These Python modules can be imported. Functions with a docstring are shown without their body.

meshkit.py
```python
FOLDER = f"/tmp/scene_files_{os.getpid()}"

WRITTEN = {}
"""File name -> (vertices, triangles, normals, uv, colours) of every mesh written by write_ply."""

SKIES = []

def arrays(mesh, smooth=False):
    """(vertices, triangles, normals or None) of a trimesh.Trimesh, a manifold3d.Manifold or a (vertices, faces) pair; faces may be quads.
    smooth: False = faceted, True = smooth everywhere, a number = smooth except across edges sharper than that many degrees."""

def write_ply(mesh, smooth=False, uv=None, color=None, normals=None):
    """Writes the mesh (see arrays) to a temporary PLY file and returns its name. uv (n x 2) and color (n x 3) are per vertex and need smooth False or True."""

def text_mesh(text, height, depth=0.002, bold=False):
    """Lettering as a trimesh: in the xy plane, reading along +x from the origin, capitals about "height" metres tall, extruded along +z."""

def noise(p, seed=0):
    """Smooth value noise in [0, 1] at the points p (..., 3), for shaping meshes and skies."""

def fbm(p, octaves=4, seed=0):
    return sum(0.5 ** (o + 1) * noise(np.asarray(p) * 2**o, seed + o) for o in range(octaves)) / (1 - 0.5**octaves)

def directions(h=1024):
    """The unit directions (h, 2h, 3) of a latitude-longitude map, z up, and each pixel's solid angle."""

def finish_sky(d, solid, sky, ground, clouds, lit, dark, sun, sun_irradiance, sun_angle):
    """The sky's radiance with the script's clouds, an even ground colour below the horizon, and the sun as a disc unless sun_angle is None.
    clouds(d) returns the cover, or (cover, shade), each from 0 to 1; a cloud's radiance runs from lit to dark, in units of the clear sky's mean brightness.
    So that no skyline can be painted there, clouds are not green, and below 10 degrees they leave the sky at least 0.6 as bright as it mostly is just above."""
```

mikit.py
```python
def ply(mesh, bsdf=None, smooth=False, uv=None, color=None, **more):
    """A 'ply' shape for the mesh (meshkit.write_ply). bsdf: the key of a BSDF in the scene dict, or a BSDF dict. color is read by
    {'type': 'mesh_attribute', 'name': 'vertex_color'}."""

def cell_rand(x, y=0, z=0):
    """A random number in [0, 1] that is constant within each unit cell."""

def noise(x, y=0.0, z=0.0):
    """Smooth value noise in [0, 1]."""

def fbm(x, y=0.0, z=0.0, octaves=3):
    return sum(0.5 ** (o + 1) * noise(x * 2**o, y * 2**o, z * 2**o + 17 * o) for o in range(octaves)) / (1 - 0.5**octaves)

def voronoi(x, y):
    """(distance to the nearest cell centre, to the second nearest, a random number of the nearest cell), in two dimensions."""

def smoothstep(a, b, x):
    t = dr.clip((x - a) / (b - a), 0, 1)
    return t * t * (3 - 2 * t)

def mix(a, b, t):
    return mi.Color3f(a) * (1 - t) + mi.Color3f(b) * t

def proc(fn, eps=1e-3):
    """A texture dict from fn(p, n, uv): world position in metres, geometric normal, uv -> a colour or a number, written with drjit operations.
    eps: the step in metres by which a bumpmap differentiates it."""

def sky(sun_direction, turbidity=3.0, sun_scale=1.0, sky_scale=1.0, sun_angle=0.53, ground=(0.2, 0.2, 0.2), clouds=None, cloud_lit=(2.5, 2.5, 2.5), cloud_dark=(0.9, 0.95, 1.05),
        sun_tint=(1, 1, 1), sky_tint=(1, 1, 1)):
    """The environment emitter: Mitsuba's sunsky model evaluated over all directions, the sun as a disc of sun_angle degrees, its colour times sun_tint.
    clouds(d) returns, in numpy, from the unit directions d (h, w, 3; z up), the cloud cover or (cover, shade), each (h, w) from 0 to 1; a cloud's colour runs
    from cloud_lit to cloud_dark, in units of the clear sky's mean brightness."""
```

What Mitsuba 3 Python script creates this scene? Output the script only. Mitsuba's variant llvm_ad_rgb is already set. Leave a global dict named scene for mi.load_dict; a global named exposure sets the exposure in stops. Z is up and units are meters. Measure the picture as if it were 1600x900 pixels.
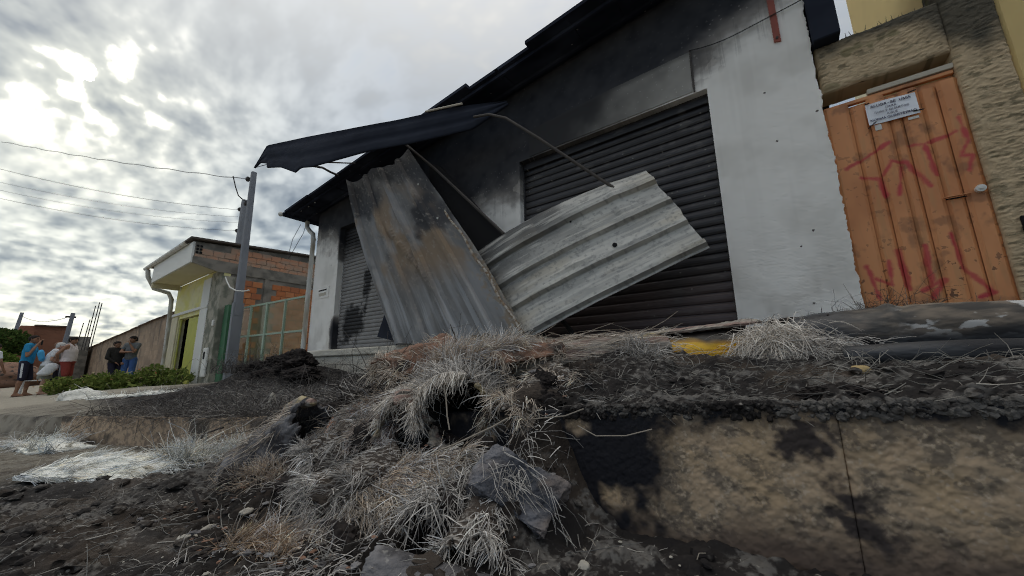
import math
import numpy as np
import trimesh
import manifold3d as m3
import shapely
import shapely.geometry as sg
import drjit as dr
import mitsuba as mi
import mikit
import meshkit

T = mi.ScalarTransform4f
scene, labels = {}, {}

# ------------------------------------------------------------------ camera, sky, exposure (origin = camera, street about 0.5 m below)
scene['camera'] = {
    'type': 'perspective', 'fov': 107.53, 'fov_axis': 'x', 'near_clip': 0.02, 'far_clip': 3000.0,
    'to_world': T().look_at(origin=[0, 0, 0], target=[-0.57749841, 0.79187803, 0.19855671],
                            up=[0.12893240, -0.15169481, 0.97998220]),
}
exposure = 2.35
SUN = (-0.876, 0.017, 0.482)


def clouds(d):
    d = np.asarray(d)
    s = np.array(SUN) / np.linalg.norm(SUN)
    z = d[..., 2]
    q = d[..., :2] / (z + 0.16)[..., None]
    q = np.concatenate([q, np.zeros_like(q[..., :1])], -1)
    warp = np.stack([meshkit.fbm(q * 1.3 + 7, 3, 5), meshkit.fbm(q * 1.3 + 31, 3, 6), 0 * z], -1) - 0.5
    warp[..., 2] = 0
    puff = meshkit.fbm(q * np.array([8.5, 12.0, 1]) + warp * 1.6, 5, 11)
    fine = meshkit.fbm(q * np.array([15.0, 24.0, 1]) + warp * 6, 4, 3)
    big = meshkit.fbm(q * 0.9 + 3, 3, 21)
    ang = np.degrees(np.arccos(np.clip(d @ s, -1, 1)))
    dens = 0.50 * puff + 0.30 * fine + 0.30 * big                      # optical thickness of the deck
    glow = np.exp(-(ang / 5.2) ** 2)
    halo = np.exp(-(ang / 34.0) ** 2)
    thin = np.clip((0.62 - dens) / 0.20, 0, 1)
    light = 0.001 + 0.021 * thin ** 1.2 + halo * 0.012 * thin ** 1.6
    light += glow * np.clip((0.525 - dens) / 0.13, 0, 1) ** 1.6 * 1.4
    light += 0.070 * np.clip(0.24 - z, 0, 0.24) / 0.24 * np.clip(0.3 + thin, 0, 1) * (0.3 + np.exp(-(ang / 40.0) ** 2))
    light += 0.400 * np.clip(z, 0, 1) ** 3.0                                  # an overcast sky is brighter towards the zenith
    light *= 0.66
    cover = np.clip(0.70 + 0.9 * (dens - 0.45), 0.50, 1)
    return cover, 1 - np.clip(light, 0, 1)


scene['sky'] = mikit.sky(SUN, turbidity=4, sun_scale=0.004, sky_scale=1.0, sun_angle=1.6, clouds=clouds, ground=(0.22, 0.21, 0.19),
                         cloud_lit=(14.0, 12.9, 11.1), cloud_dark=(0.31, 0.435, 0.59), sky_tint=(1.0, 1.0, 1.0))

# ------------------------------------------------------------------ helpers
rng = np.random.default_rng(7)


def add(key, mesh, bsdf, smooth=False, label=None, cat=None, group=None, kind=None, **kw):
    base, n = key, 0
    while key in scene:
        n += 1
        key = f'{base}_{n:03d}'
    scene[key] = mikit.ply(mesh, bsdf, smooth, **kw)
    info = {}
    if label: info['label'] = label
    if cat: info['category'] = cat
    if group: info['group'] = group
    if kind: info['kind'] = kind
    if info: labels[key] = info
    return key


def tag(key, label, cat, group=None):
    labels[key] = {'label': label, 'category': cat}
    if group: labels[key]['group'] = group
    return key


def cat_(ms):
    return trimesh.util.concatenate([m for m in ms if m is not None])


def hullpts(p):
    m = m3.Manifold.hull_points(np.asarray(p, float)).to_mesh()
    return trimesh.Trimesh(m.vert_properties[:, :3], m.tri_verts, process=False)


def box(x0, x1, y0, y1, z0, z1, c=0.006):
    c = min(c, (x1 - x0) * .3, (y1 - y0) * .3, (z1 - z0) * .3)
    P = []
    for sx, x in ((1, x0), (-1, x1)):
        for sy, y in ((1, y0), (-1, y1)):
            for sz, z in ((1, z0), (-1, z1)):
                P += [(x + sx * c, y + sy * c, z), (x + sx * c, y, z + sz * c), (x, y + sy * c, z + sz * c)]
    return hullpts(P)


def rod(a, b, r, n=8, r2=None):
    a, b = np.array(a, float), np.array(b, float)
    return tube([a, b], [r, r if r2 is None else r2], n)


def tube(path, r, n=8, caps=True):
    P = np.asarray(path, float)
    k = len(P)
    r = np.broadcast_to(np.asarray(r, float), (k,))
    t = np.gradient(P, axis=0)
    t /= np.linalg.norm(t, axis=1, keepdims=True) + 1e-12
    ref = np.array([0, 0, 1.0]) if abs(t[0, 2]) < 0.9 else np.array([1.0, 0, 0])
    V = []
    u = np.cross(t[0], ref); u /= np.linalg.norm(u)
    for i in range(k):
        u = u - t[i] * (u @ t[i]); u /= np.linalg.norm(u)
        w = np.cross(t[i], u)
        a = np.arange(n) * 2 * np.pi / n
        V.append(P[i] + r[i] * (np.cos(a)[:, None] * u + np.sin(a)[:, None] * w))
    V = np.vstack(V)
    F = []
    for i in range(k - 1):
        for j in range(n):
            j2 = (j + 1) % n
            a, b, c, d = i * n + j, i * n + j2, (i + 1) * n + j2, (i + 1) * n + j
            F += [(a, b, c), (a, c, d)]
    if caps:
        V = np.vstack([V, P[0], P[-1]])
        for j in range(n):
            j2 = (j + 1) % n
            F += [(j2, j, len(V) - 2), ((k - 1) * n + j, (k - 1) * n + j2, len(V) - 1)]
    return trimesh.Trimesh(V, np.array(F), process=False)


def grid_mesh(P):
    """P (a, b, 3) -> quad grid."""
    a, b = P.shape[:2]
    i = np.arange(a * b).reshape(a, b)
    q = np.stack([i[:-1, :-1], i[1:, :-1], i[1:, 1:], i[:-1, 1:]], -1).reshape(-1, 4)
    f = np.vstack([q[:, [0, 1, 2]], q[:, [0, 2, 3]]])
    return trimesh.Trimesh(P.reshape(-1, 3), f, process=False)


def slab_of(P, off):
    """A grid surface P thickened by the vector field off (same shape or a vector): closed solid."""
    Q = P + off
    a, b = P.shape[:2]
    top, bot = grid_mesh(P), grid_mesh(Q)
    bot.faces = bot.faces[:, ::-1]
    n = a * b
    i = np.arange(n).reshape(a, b)
    loop = np.concatenate([i[0, :], i[1:, -1], i[-1, -2::-1], i[-2:0, 0]])
    l2 = np.roll(loop, -1)
    side = np.vstack([np.stack([loop, l2, l2 + n], 1), np.stack([loop, l2 + n, loop + n], 1)])
    m = trimesh.Trimesh(np.vstack([top.vertices, bot.vertices]), np.vstack([top.faces, bot.faces + n, side]), process=False)
    return m


def rock(c, size, seed, sub=2, rough=0.25):
    m = trimesh.creation.icosphere(subdivisions=sub)
    v = np.array(m.vertices)
    v *= (1 + rough * (meshkit.fbm(v * 1.4 + seed * 3.7, 3, seed)[:, None] - 0.5) * 2)
    v = v * np.array(size) 
    a = seed * 1.7
    v = v @ np.array([[math.cos(a), -math.sin(a), 0], [math.sin(a), math.cos(a), 0], [0, 0, 1]]).T
    return trimesh.Trimesh(v + np.array(c), m.faces, process=False)


def interp(x, pts):
    p = np.array(pts, float)
    return np.interp(x, p[:, 0], p[:, 1])


def plin(x, pts):
    """Piecewise linear in drjit."""
    y = mi.Float(pts[0][1])
    for (x0, y0), (x1, y1) in zip(pts[:-1], pts[1:]):
        y += (y1 - y0) * dr.clip((x - x0) / (x1 - x0), 0, 1)
    return y


N, FB, VO, SS, MIX = mikit.noise, mikit.fbm, mikit.voronoi, mikit.smoothstep, mikit.mix
C3 = mi.Color3f


def mat(name, col, rough=0.8, metallic=0.0, spec=0.3, bump=None, bscale=1.0, eps=1e-3, sheen=None):
    if callable(col): col = mikit.proc(col)
    elif isinstance(col, tuple): col = {'type': 'rgb', 'value': list(col)}
    if callable(rough): rough = mikit.proc(rough)
    b = {'type': 'principled', 'base_color': col, 'roughness': rough, 'metallic': metallic, 'specular': spec}
    if bump is not None:
        b = {'type': 'bumpmap', 'arbitrary': mikit.proc(bump, eps), 'scale': bscale, 'bsdf': b}
    scene[name] = {'type': 'twosided', 'bsdf': b}
    return name


# ------------------------------------------------------------------ materials
def soot_wall(p):
    x, z = p.x, p.z
    zb = plin(x, [(-9.4, 3.40), (-8.4, 3.10), (-6.0, 2.15), (-4.4, 2.55), (-3.2, 2.98), (-1.6, 3.38), (-0.6, 3.58), (0.0, 3.92), (0.6, 4.20)])
    n1 = FB(x * 1.6, p.y * 1.6, z * 1.6, 4) - 0.5
    n2 = FB(x * 9, p.y * 9, z * 9, 3) - 0.5
    t = SS(-0.85, 0.45, z - zb + n1 * 0.75 + n2 * 0.22)
    blob = dr.exp(-(dr.square((x + 8.15) / 0.42) + dr.square((z - 0.75) / 0.55)))
    blob2 = dr.exp(-(dr.square((x + 8.2) / 0.28) + dr.square((z - 3.0) / 0.75)))
    return dr.clip(t + SS(0.30, 0.75, blob + n1 * 0.55) + SS(0.25, 0.9, blob2 + n1 * 0.6), 0, 1)


def n2_(p):
    return FB(p.x * 40, p.y * 40, p.z * 40, 2) - 0.5


def f_facade(p, n, uv):
    s = soot_wall(p)
    x, z = p.x, p.z
    grime = FB(x * 2.3, z * 2.3, p.y * 2, 4)
    streak = FB(x * 14, z * 0.9, 3.0, 3)
    base = MIX((0.83, 0.81, 0.76), (0.68, 0.66, 0.61), SS(0.42, 0.75, grime) * 0.8 + SS(0.50, 0.8, streak) * 0.22)
    base = MIX(base, (0.40, 0.37, 0.33), SS(1.1, 0.2, z + 0.5 * (streak - 0.5)) * 0.55 * SS(0.35, 0.65, grime))
    peel = SS(0.585, 0.60, FB(x * 3.3, z * 3.3, 8.0, 5)) * SS(0.04, 0.25, s) * SS(0.95, 0.6, s)
    drip = SS(0.60, 0.64, FB(x * 30, z * 1.4, 12.0, 3)) * SS(0.02, 0.2, s) * SS(0.8, 0.4, s)
    d1, d2, c = VO(x * 16 + p.y * 5, z * 16)
    fleck = SS(0.20, 0.12, d1) * SS(0.72, 0.8, c)
    soot = MIX((0.016, 0.018, 0.024), (0.050, 0.051, 0.056), FB(x * 6, z * 6, 1.0, 3))
    soot = MIX(soot, (0.33, 0.32, 0.30), fleck * (1 - s) * 1.6 + fleck * 0.05)
    mid = MIX((0.30, 0.28, 0.26), (0.16, 0.15, 0.14), FB(x * 4, z * 4, 5.0, 3))
    out = MIX(base, mid, SS(0.05, 0.5, s))
    out = MIX(out, MIX((0.47, 0.44, 0.40), (0.36, 0.34, 0.31), FB(x * 30, z * 30, 2.0, 2)), peel * 0.75)
    out = MIX(out, (0.09, 0.085, 0.08), drip * 0.22)
    out = MIX(out, soot, SS(0.35, 0.95, s))
    e1, e2, ce = VO(x * 5.1 + 3, z * 5.1)
    chip = SS(0.075, 0.035, e1 + 0.05 * n2_(p)) * SS(0.94, 0.96, ce)
    return MIX(out, (0.10, 0.09, 0.085), chip)


mat('m_facade', f_facade, 0.85, bump=lambda p, n, uv: FB(p.x * 18, p.y * 18, p.z * 18, 4) + 0.6 * FB(p.x * 60, p.y * 60, p.z * 60, 2), bscale=0.006, eps=2e-3)


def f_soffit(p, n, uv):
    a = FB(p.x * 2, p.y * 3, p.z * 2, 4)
    c = MIX((0.014, 0.017, 0.028), (0.040, 0.047, 0.068), SS(0.35, 0.8, a))  # blue tint over the soot paints in a lens-flare haze
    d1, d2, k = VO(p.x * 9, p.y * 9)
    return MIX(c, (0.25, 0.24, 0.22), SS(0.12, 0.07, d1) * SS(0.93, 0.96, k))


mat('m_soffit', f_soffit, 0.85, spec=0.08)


def f_patch(p, n, uv):
    x, z = p.x, p.z
    a = FB(x * 2.2, z * 2.2, 4.0, 4) - 0.5
    t = SS(-0.7, -2.1, x + a * 0.9 + (z - 3.4) * -0.6)
    c = MIX((0.36, 0.35, 0.32), (0.26, 0.25, 0.23), FB(x * 7, z * 7, 2.0, 4))
    d1, d2, k = VO(x * 18, z * 18)
    c = MIX(c, (0.50, 0.49, 0.46), SS(0.16, 0.08, d1) * SS(0.70, 0.8, k) * 0.8)
    c = MIX(c, (0.035, 0.035, 0.037), t)
    return MIX(c, (0.06, 0.06, 0.06), SS(3.62, 3.70, z + a * 0.05) * 0.6)


mat('m_patch', f_patch, 0.88, bump=lambda p, n, uv: FB(p.x * 30, p.y * 30, p.z * 30, 4), bscale=0.006, eps=2e-3)
mat('m_roof_top', lambda p, n, uv: MIX((0.05, 0.045, 0.04), (0.16, 0.13, 0.11), FB(p.x * 2, p.y * 2, 1, 3)), 0.7)


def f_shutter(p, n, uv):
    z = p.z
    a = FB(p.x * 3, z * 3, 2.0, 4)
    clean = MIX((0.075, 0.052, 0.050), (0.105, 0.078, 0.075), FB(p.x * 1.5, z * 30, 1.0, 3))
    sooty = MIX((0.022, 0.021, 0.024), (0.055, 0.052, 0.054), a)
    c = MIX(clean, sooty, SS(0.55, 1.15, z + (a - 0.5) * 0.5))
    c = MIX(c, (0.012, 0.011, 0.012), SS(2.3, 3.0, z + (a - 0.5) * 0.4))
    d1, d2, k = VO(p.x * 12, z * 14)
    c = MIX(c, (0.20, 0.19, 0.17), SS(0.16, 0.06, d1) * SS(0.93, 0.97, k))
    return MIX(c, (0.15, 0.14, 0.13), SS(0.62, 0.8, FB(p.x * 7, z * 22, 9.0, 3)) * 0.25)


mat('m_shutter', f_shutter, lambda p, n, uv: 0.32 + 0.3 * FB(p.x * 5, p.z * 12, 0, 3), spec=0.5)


def f_shutter_l(p, n, uv):
    x, z = p.x, p.z
    a = FB(x * 2.2, z * 2.2, 2.0, 4) - 0.5
    b = FB(x * 12, z * 8, 5.0, 3) - 0.5
    c = MIX((0.22, 0.215, 0.21), (0.30, 0.29, 0.28), FB(x * 5, z * 9, 7.0, 3))
    blob = dr.exp(-(dr.square((x + 7.75) / 0.55) + dr.square((z - 0.95) / 0.45)))
    bl2 = dr.exp(-(dr.square((x + 7.35) / 0.22) + dr.square((z - 1.7) / 0.9)))
    s = SS(0.28, 0.55, blob + a * 0.9 + b * 0.4) + SS(0.5, 0.95, bl2 + a * 0.8 + b * 0.9) + SS(2.2, 3.0, z + a * 0.8)
    return MIX(c, (0.018, 0.018, 0.02), dr.clip(s, 0, 1))


mat('m_shutter_left', f_shutter_l, 0.6)


def f_sheet_dark(p, n, uv):
    # uv: u across the ribs, v along (0 bottom .. 1 top)
    u, v = uv.x, uv.y
    a = FB(u * 4, v * 5, 1.0, 4)
    b = FB(u * 22, v * 4, 4.0, 4)
    g = FB(u * 45, v * 55, 2.0, 3)
    c = MIX((0.22, 0.222, 0.225), (0.15, 0.148, 0.145), SS(0.3, 0.7, b))
    c = MIX(c, (0.30, 0.31, 0.32), SS(0.55, 0.8, FB(u * 30, v * 1.5, 8.0, 3)) * SS(0.55, 0.1, v))
    c = MIX(c, (0.20, 0.14, 0.085), SS(0.46, 0.66, FB(u * 5 + 3, v * 4, 6.0, 4)) * 0.9 * SS(0.2, 0.4, v) * SS(0.95, 0.7, v))
    c = MIX(c, (0.045, 0.043, 0.045), SS(0.48, 0.66, a) * SS(0.15, 0.6, v))
    c = MIX(c, (0.022, 0.023, 0.027), SS(0.50, 0.92, v + (a - 0.5) * 0.9))
    c = MIX(c, (0.30, 0.28, 0.25), SS(0.60, 0.80, g) * 0.3)
    e = SS(0.90, 1.0, u + (g - 0.5) * 0.2) * SS(0.6, 0.2, v) * 0.7
    return MIX(c, MIX((0.36, 0.33, 0.28), (0.24, 0.17, 0.10), SS(0.5, 0.62, g)), e)


mat('m_sheet_dark', f_sheet_dark, lambda p, n, uv: 0.50 + 0.25 * FB(uv.x * 8, uv.y * 8, 0, 3), metallic=0.2, spec=0.4,
    bump=lambda p, n, uv: FB(p.x * 30, p.y * 30, p.z * 30, 3), bscale=0.003, eps=2e-3)


def f_sheet_light(p, n, uv):
    u, v = uv.x, uv.y                                                # u across (0 bottom edge .. 1 top edge), v along (0 left .. 1 right)
    b = FB(u * 24, v * 5, 4.0, 4)
    g = FB(u * 40, v * 60, 2.0, 3)
    a = FB(u * 5, v * 4, 1.0, 4)
    c = MIX((0.54, 0.53, 0.49), (0.37, 0.365, 0.34), SS(0.3, 0.72, b))
    c = MIX(c, (0.52, 0.45, 0.33), SS(0.50, 0.8, FB(u * 9 + 5, v * 3, 3.0, 3)) * 0.45)
    c = MIX(c, (0.06, 0.06, 0.06), SS(0.72, 0.30, v + (a - 0.5) * 0.9) * SS(0.30, 0.9, u + (a - 0.5) * 0.5) * 0.85)
    c = MIX(c, (0.12, 0.12, 0.12), SS(0.50, 0.80, g) * 0.40)
    return MIX(c, (0.66, 0.64, 0.58), SS(0.50, 0.80, FB(u * 60, v * 6, 12.0, 3)) * 0.5)


mat('m_sheet_light', f_sheet_light, lambda p, n, uv: 0.45 + 0.25 * FB(uv.x * 8, uv.y * 8, 0, 3), metallic=0.2, spec=0.4,
    bump=lambda p, n, uv: FB(p.x * 30, p.y * 30, p.z * 30, 3), bscale=0.003, eps=2e-3)
mat('m_char_metal', lambda p, n, uv: MIX((0.012, 0.015, 0.024), (0.030, 0.036, 0.052), FB(p.x * 4, p.y * 4, p.z * 4, 4)), 0.8, spec=0.08)  # charred tone, its blue cast imitating lens-flare veil
mat('m_rod', lambda p, n, uv: MIX((0.045, 0.043, 0.042), (0.085, 0.072, 0.062), FB(p.x * 12, p.y * 12, p.z * 12, 3)), 0.65)
mat('m_black', (0.010, 0.010, 0.011), 0.9)
mat('m_black_iron', (0.03, 0.03, 0.03), 0.5)
mat('m_white_paint', (0.66, 0.66, 0.62), 0.6)
mat('m_pvc', lambda p, n, uv: MIX((0.60, 0.60, 0.56), (0.38, 0.34, 0.27), SS(0.4, 0.75, FB(p.x * 8, p.y * 8, p.z * 2, 3))), 0.5)
mat('m_paper', (0.80, 0.83, 0.88), 0.8)
mat('m_ink', (0.05, 0.05, 0.09), 0.8)
mat('m_plinth', lambda p, n, uv: MIX(MIX((0.62, 0.58, 0.49), (0.46, 0.43, 0.36), SS(0.35, 0.7, FB(p.x * 2.5, p.y * 2, p.z * 6, 4))), (0.12, 0.11, 0.10), SS(0.62, 0.8, FB(p.x * 6, p.y * 6, p.z * 3, 3)) * 0.7), 0.85,
    bump=lambda p, n, uv: FB(p.x * 25, p.y * 25, p.z * 25, 3), bscale=0.006)


def f_redlead(p, n, uv):
    return MIX((0.36, 0.10, 0.075), (0.20, 0.07, 0.05), FB(p.x * 20, p.y * 20, p.z * 9, 3))


mat('m_redlead', f_redlead, 0.7)

# graffiti strokes on the gate, in metres (x, z) on the gate's face
GRAF = [[(0.665, 1.80), (0.80, 1.86), (0.98, 1.96)], [(0.75, 1.68), (0.87, 1.63), (0.885, 1.45)], [(0.90, 1.66), (0.97, 1.77), (1.06, 1.73), (1.17, 1.46)],
        [(0.97, 1.44), (1.02, 1.70)], [(1.10, 1.88), (1.19, 1.86), (1.22, 1.56)], [(1.19, 1.86), (1.38, 1.90)],
        [(1.42, 2.02), (1.44, 1.80), (1.38, 1.68), (1.44, 1.66), (1.40, 1.54)], [(0.66, 0.82), (0.70, 0.52)], [(0.81, 0.86), (0.80, 0.64), (0.70, 0.70)],
        [(0.88, 0.94), (0.90, 0.58)], [(1.05, 0.95), (1.04, 0.60), (0.97, 0.56), (1.11, 0.64), (1.03, 0.50)], [(1.21, 1.02), (1.23, 0.72), (1.36, 0.50), (1.28, 0.47)]]


def stroke_mask(x, z):
    d = mi.Float(9)
    for line in GRAF:
        for (ax, az), (bx, bz) in zip(line[:-1], line[1:]):
            vx, vz = bx - ax, bz - az
            t = dr.clip(((x - ax) * vx + (z - az) * vz) / (vx * vx + vz * vz), 0, 1)
            d = dr.minimum(d, dr.sqrt(dr.square(x - ax - t * vx) + dr.square(z - az - t * vz)))
    return SS(0.030, 0.004, d + 0.035 * (FB(x * 16, z * 16, 2.0, 3) - 0.5))


def f_gate(p, n, uv):
    x, z = p.x, p.z
    a = FB(x * 4, z * 2, 1.0, 4)
    c = MIX((0.64, 0.285, 0.120), (0.54, 0.225, 0.092), SS(0.3, 0.75, a))
    c = MIX(c, (0.47, 0.25, 0.11), SS(0.55, 0.8, FB(x * 30, z * 3, 3.0, 3)) * 0.5)
    c = MIX(c, (0.15, 0.07, 0.04), SS(0.56, 0.75, FB(x * 9, z * 7, 8.0, 4)) * 0.45)
    c = MIX(c, (0.10, 0.045, 0.025), SS(0.72, 0.75, FB(x * 26, z * 22, 21.0, 4)) * (0.3 + 0.6 * SS(1.2, 0.4, z)))
    return MIX(c, (0.46, 0.045, 0.055), stroke_mask(x, z) * (0.72 + 0.3 * FB(x * 8, z * 8, 4.0, 2)))


mat('m_gate', f_gate, 0.55, spec=0.4)


def f_rough(p, n, uv):
    x, z = p.x, p.z
    a = FB(x * 3, z * 3, p.y * 3, 4)
    c = MIX((0.43, 0.325, 0.20), (0.56, 0.44, 0.285), FB(x * 9, z * 14, 2.0, 4))
    c = MIX(c, (0.15, 0.125, 0.075), SS(0.55, 0.75, FB(x * 14, z * 30, 5.0, 4)) * 0.7)
    m = SS(2.78, 3.12, z + (a - 0.5) * 0.9 + 0.25 * SS(1.2, 1.6, x))
    c = MIX(c, (0.055, 0.054, 0.045), m * 0.9)
    return MIX(c, (0.12, 0.115, 0.05), SS(0.64, 0.76, FB(x * 6, z * 6, 11.0, 3)) * SS(2.4, 2.8, z) * 0.6)


mat('m_rough', f_rough, 0.95, bump=lambda p, n, uv: FB(p.x * 26, p.y * 26, p.z * 55, 4), bscale=0.010, eps=2e-3)
mat('m_yellow_wall', lambda p, n, uv: MIX((0.66, 0.50, 0.22), (0.56, 0.42, 0.19), FB(p.x * 2, p.y * 2, p.z * 2, 4)), 0.85)
mat('m_cream_wall', lambda p, n, uv: MIX((0.66, 0.60, 0.42), (0.55, 0.50, 0.36), FB(p.x * 2, p.y * 2, p.z * 2, 4)), 0.85)
mat('m_beige_metal', (0.46, 0.42, 0.34), 0.55)
# ================================================================== burnt house
H = 'burnt_house'
tag(H, 'long white fire-blackened house with roller shutters and sooty eaves', 'house')
YF = 4.5                                                             # the facade's face


def roof_z(x):
    return 3.88 + 0.0835 * (x + 9.86)


def extrude_xz(poly, y0, y1):
    """Polygon in x, z -> solid between y0 and y1."""
    m = trimesh.creation.extrude_polygon(poly, y1 - y0, engine='earcut')
    v = np.array(m.vertices)
    m2 = trimesh.Trimesh(np.stack([v[:, 0], y1 - v[:, 2], v[:, 1]], 1), m.faces, process=False)
    return m2


r1 = np.random.default_rng(11)
edge = [(0.572 + 0.045 * (float(meshkit.fbm(np.array([[0.3, z * 9, 1.0]]), 4, 3)[0]) - .5) + 0.004 * r1.standard_normal(), z) for z in np.arange(-0.2, 4.7, 0.018)]
outline = [(-9.46, -0.3)] + [(x, z) for x, z in edge] + [(0.57, roof_z(0.57)), (-9.46, roof_z(-9.46))]
facade = sg.Polygon(outline).buffer(0)
facade = facade.difference(sg.box(-3.10, 0.0, -0.40, 3.15)).difference(sg.box(-8.37, 0.30, -5.55, 3.28))
add(H + '__facade_wall', extrude_xz(facade, YF, YF + 0.22), 'm_facade')
add(H + '__side_wall', cat_([box(-9.46, -9.26, YF + .22, 12, -.4, 3.92), box(0.30, 0.55, YF + .22, 12, -.2, 4.6), box(-9.26, .3, 11.8, 12, -.4, 4.5)]), 'm_facade')
add(H + '__inner_darkness_wall', box(-9.2, 0.3, 5.6, 5.7, -0.3, 3.9), 'm_black')
# lintel panel outline above the shutter: a shallow raised plaster panel with a chipped edge
add(H + '__plaster_patch', extrude_xz(sg.Polygon([(-2.9, 3.17), (-0.55, 3.17), (-0.535, 3.72), (-1.5, 3.70), (-2.9, 3.62)]), YF - 0.010, YF + 0.01), 'm_patch',
    label='lighter plaster patch over the shutter')
add(H + '__conduit', tube([(-0.53, YF - .012, 3.16), (-0.525, YF - .012, 3.73)], .012, 6), 'm_rod')
# roof panels: steps along the rake
x = -9.97
k = 0
while x < 0.9:
    w = 1.16 + 0.25 * ((k * 37) % 5) / 5
    x1 = min(x + w, 0.95)
    y0 = 3.85 + (0, .02, -.015, .03, .0, .025, -.01, .02, .0, .03)[k % 10] + (0.07 if k == 5 else 0)
    za, zb = roof_z(x) + .004 * (k % 2), roof_z(x1) + .004 * (k % 2)
    P = [(x + .002, y0, za), (x1 - .002, y0, zb), (x + .002, y0, za + .055), (x1 - .002, y0, zb + .055)]
    P += [(a, 12.3, c) for a, b, c in P]
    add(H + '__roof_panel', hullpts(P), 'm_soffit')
    x, k = x1, k + 1
# purlins under the soffit
for yy in (4.02, 4.38):
    P = [(-9.9, yy - .02, roof_z(-9.9) - .06), (-9.9, yy + .02, roof_z(-9.9) - .06), (0.9, yy - .02, roof_z(.9) - .06), (0.9, yy + .02, roof_z(.9) - .06)]
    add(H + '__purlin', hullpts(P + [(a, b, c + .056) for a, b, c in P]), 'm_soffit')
for x in np.arange(-9.2, 0.6, 1.22):
    P = [(x - .03, 3.9, roof_z(x) - .012), (x + .03, 3.9, roof_z(x) - .012), (x - .03, YF, roof_z(x) - .012), (x + .03, YF, roof_z(x) - .012)]
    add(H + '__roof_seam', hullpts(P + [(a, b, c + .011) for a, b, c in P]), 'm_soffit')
# right side fascia (dark board hanging at the right end)
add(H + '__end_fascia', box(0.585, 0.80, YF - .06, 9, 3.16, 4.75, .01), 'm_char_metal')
# small white screw washers along the left soffit
for x in (-9.55, -9.2, -8.9):
    add(H + '__washer', trimesh.creation.icosphere(subdivisions=1, radius=.022).apply_translation((x, 4.05 + .04 * x % .1, roof_z(x) - .02)), 'm_white_paint')
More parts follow.
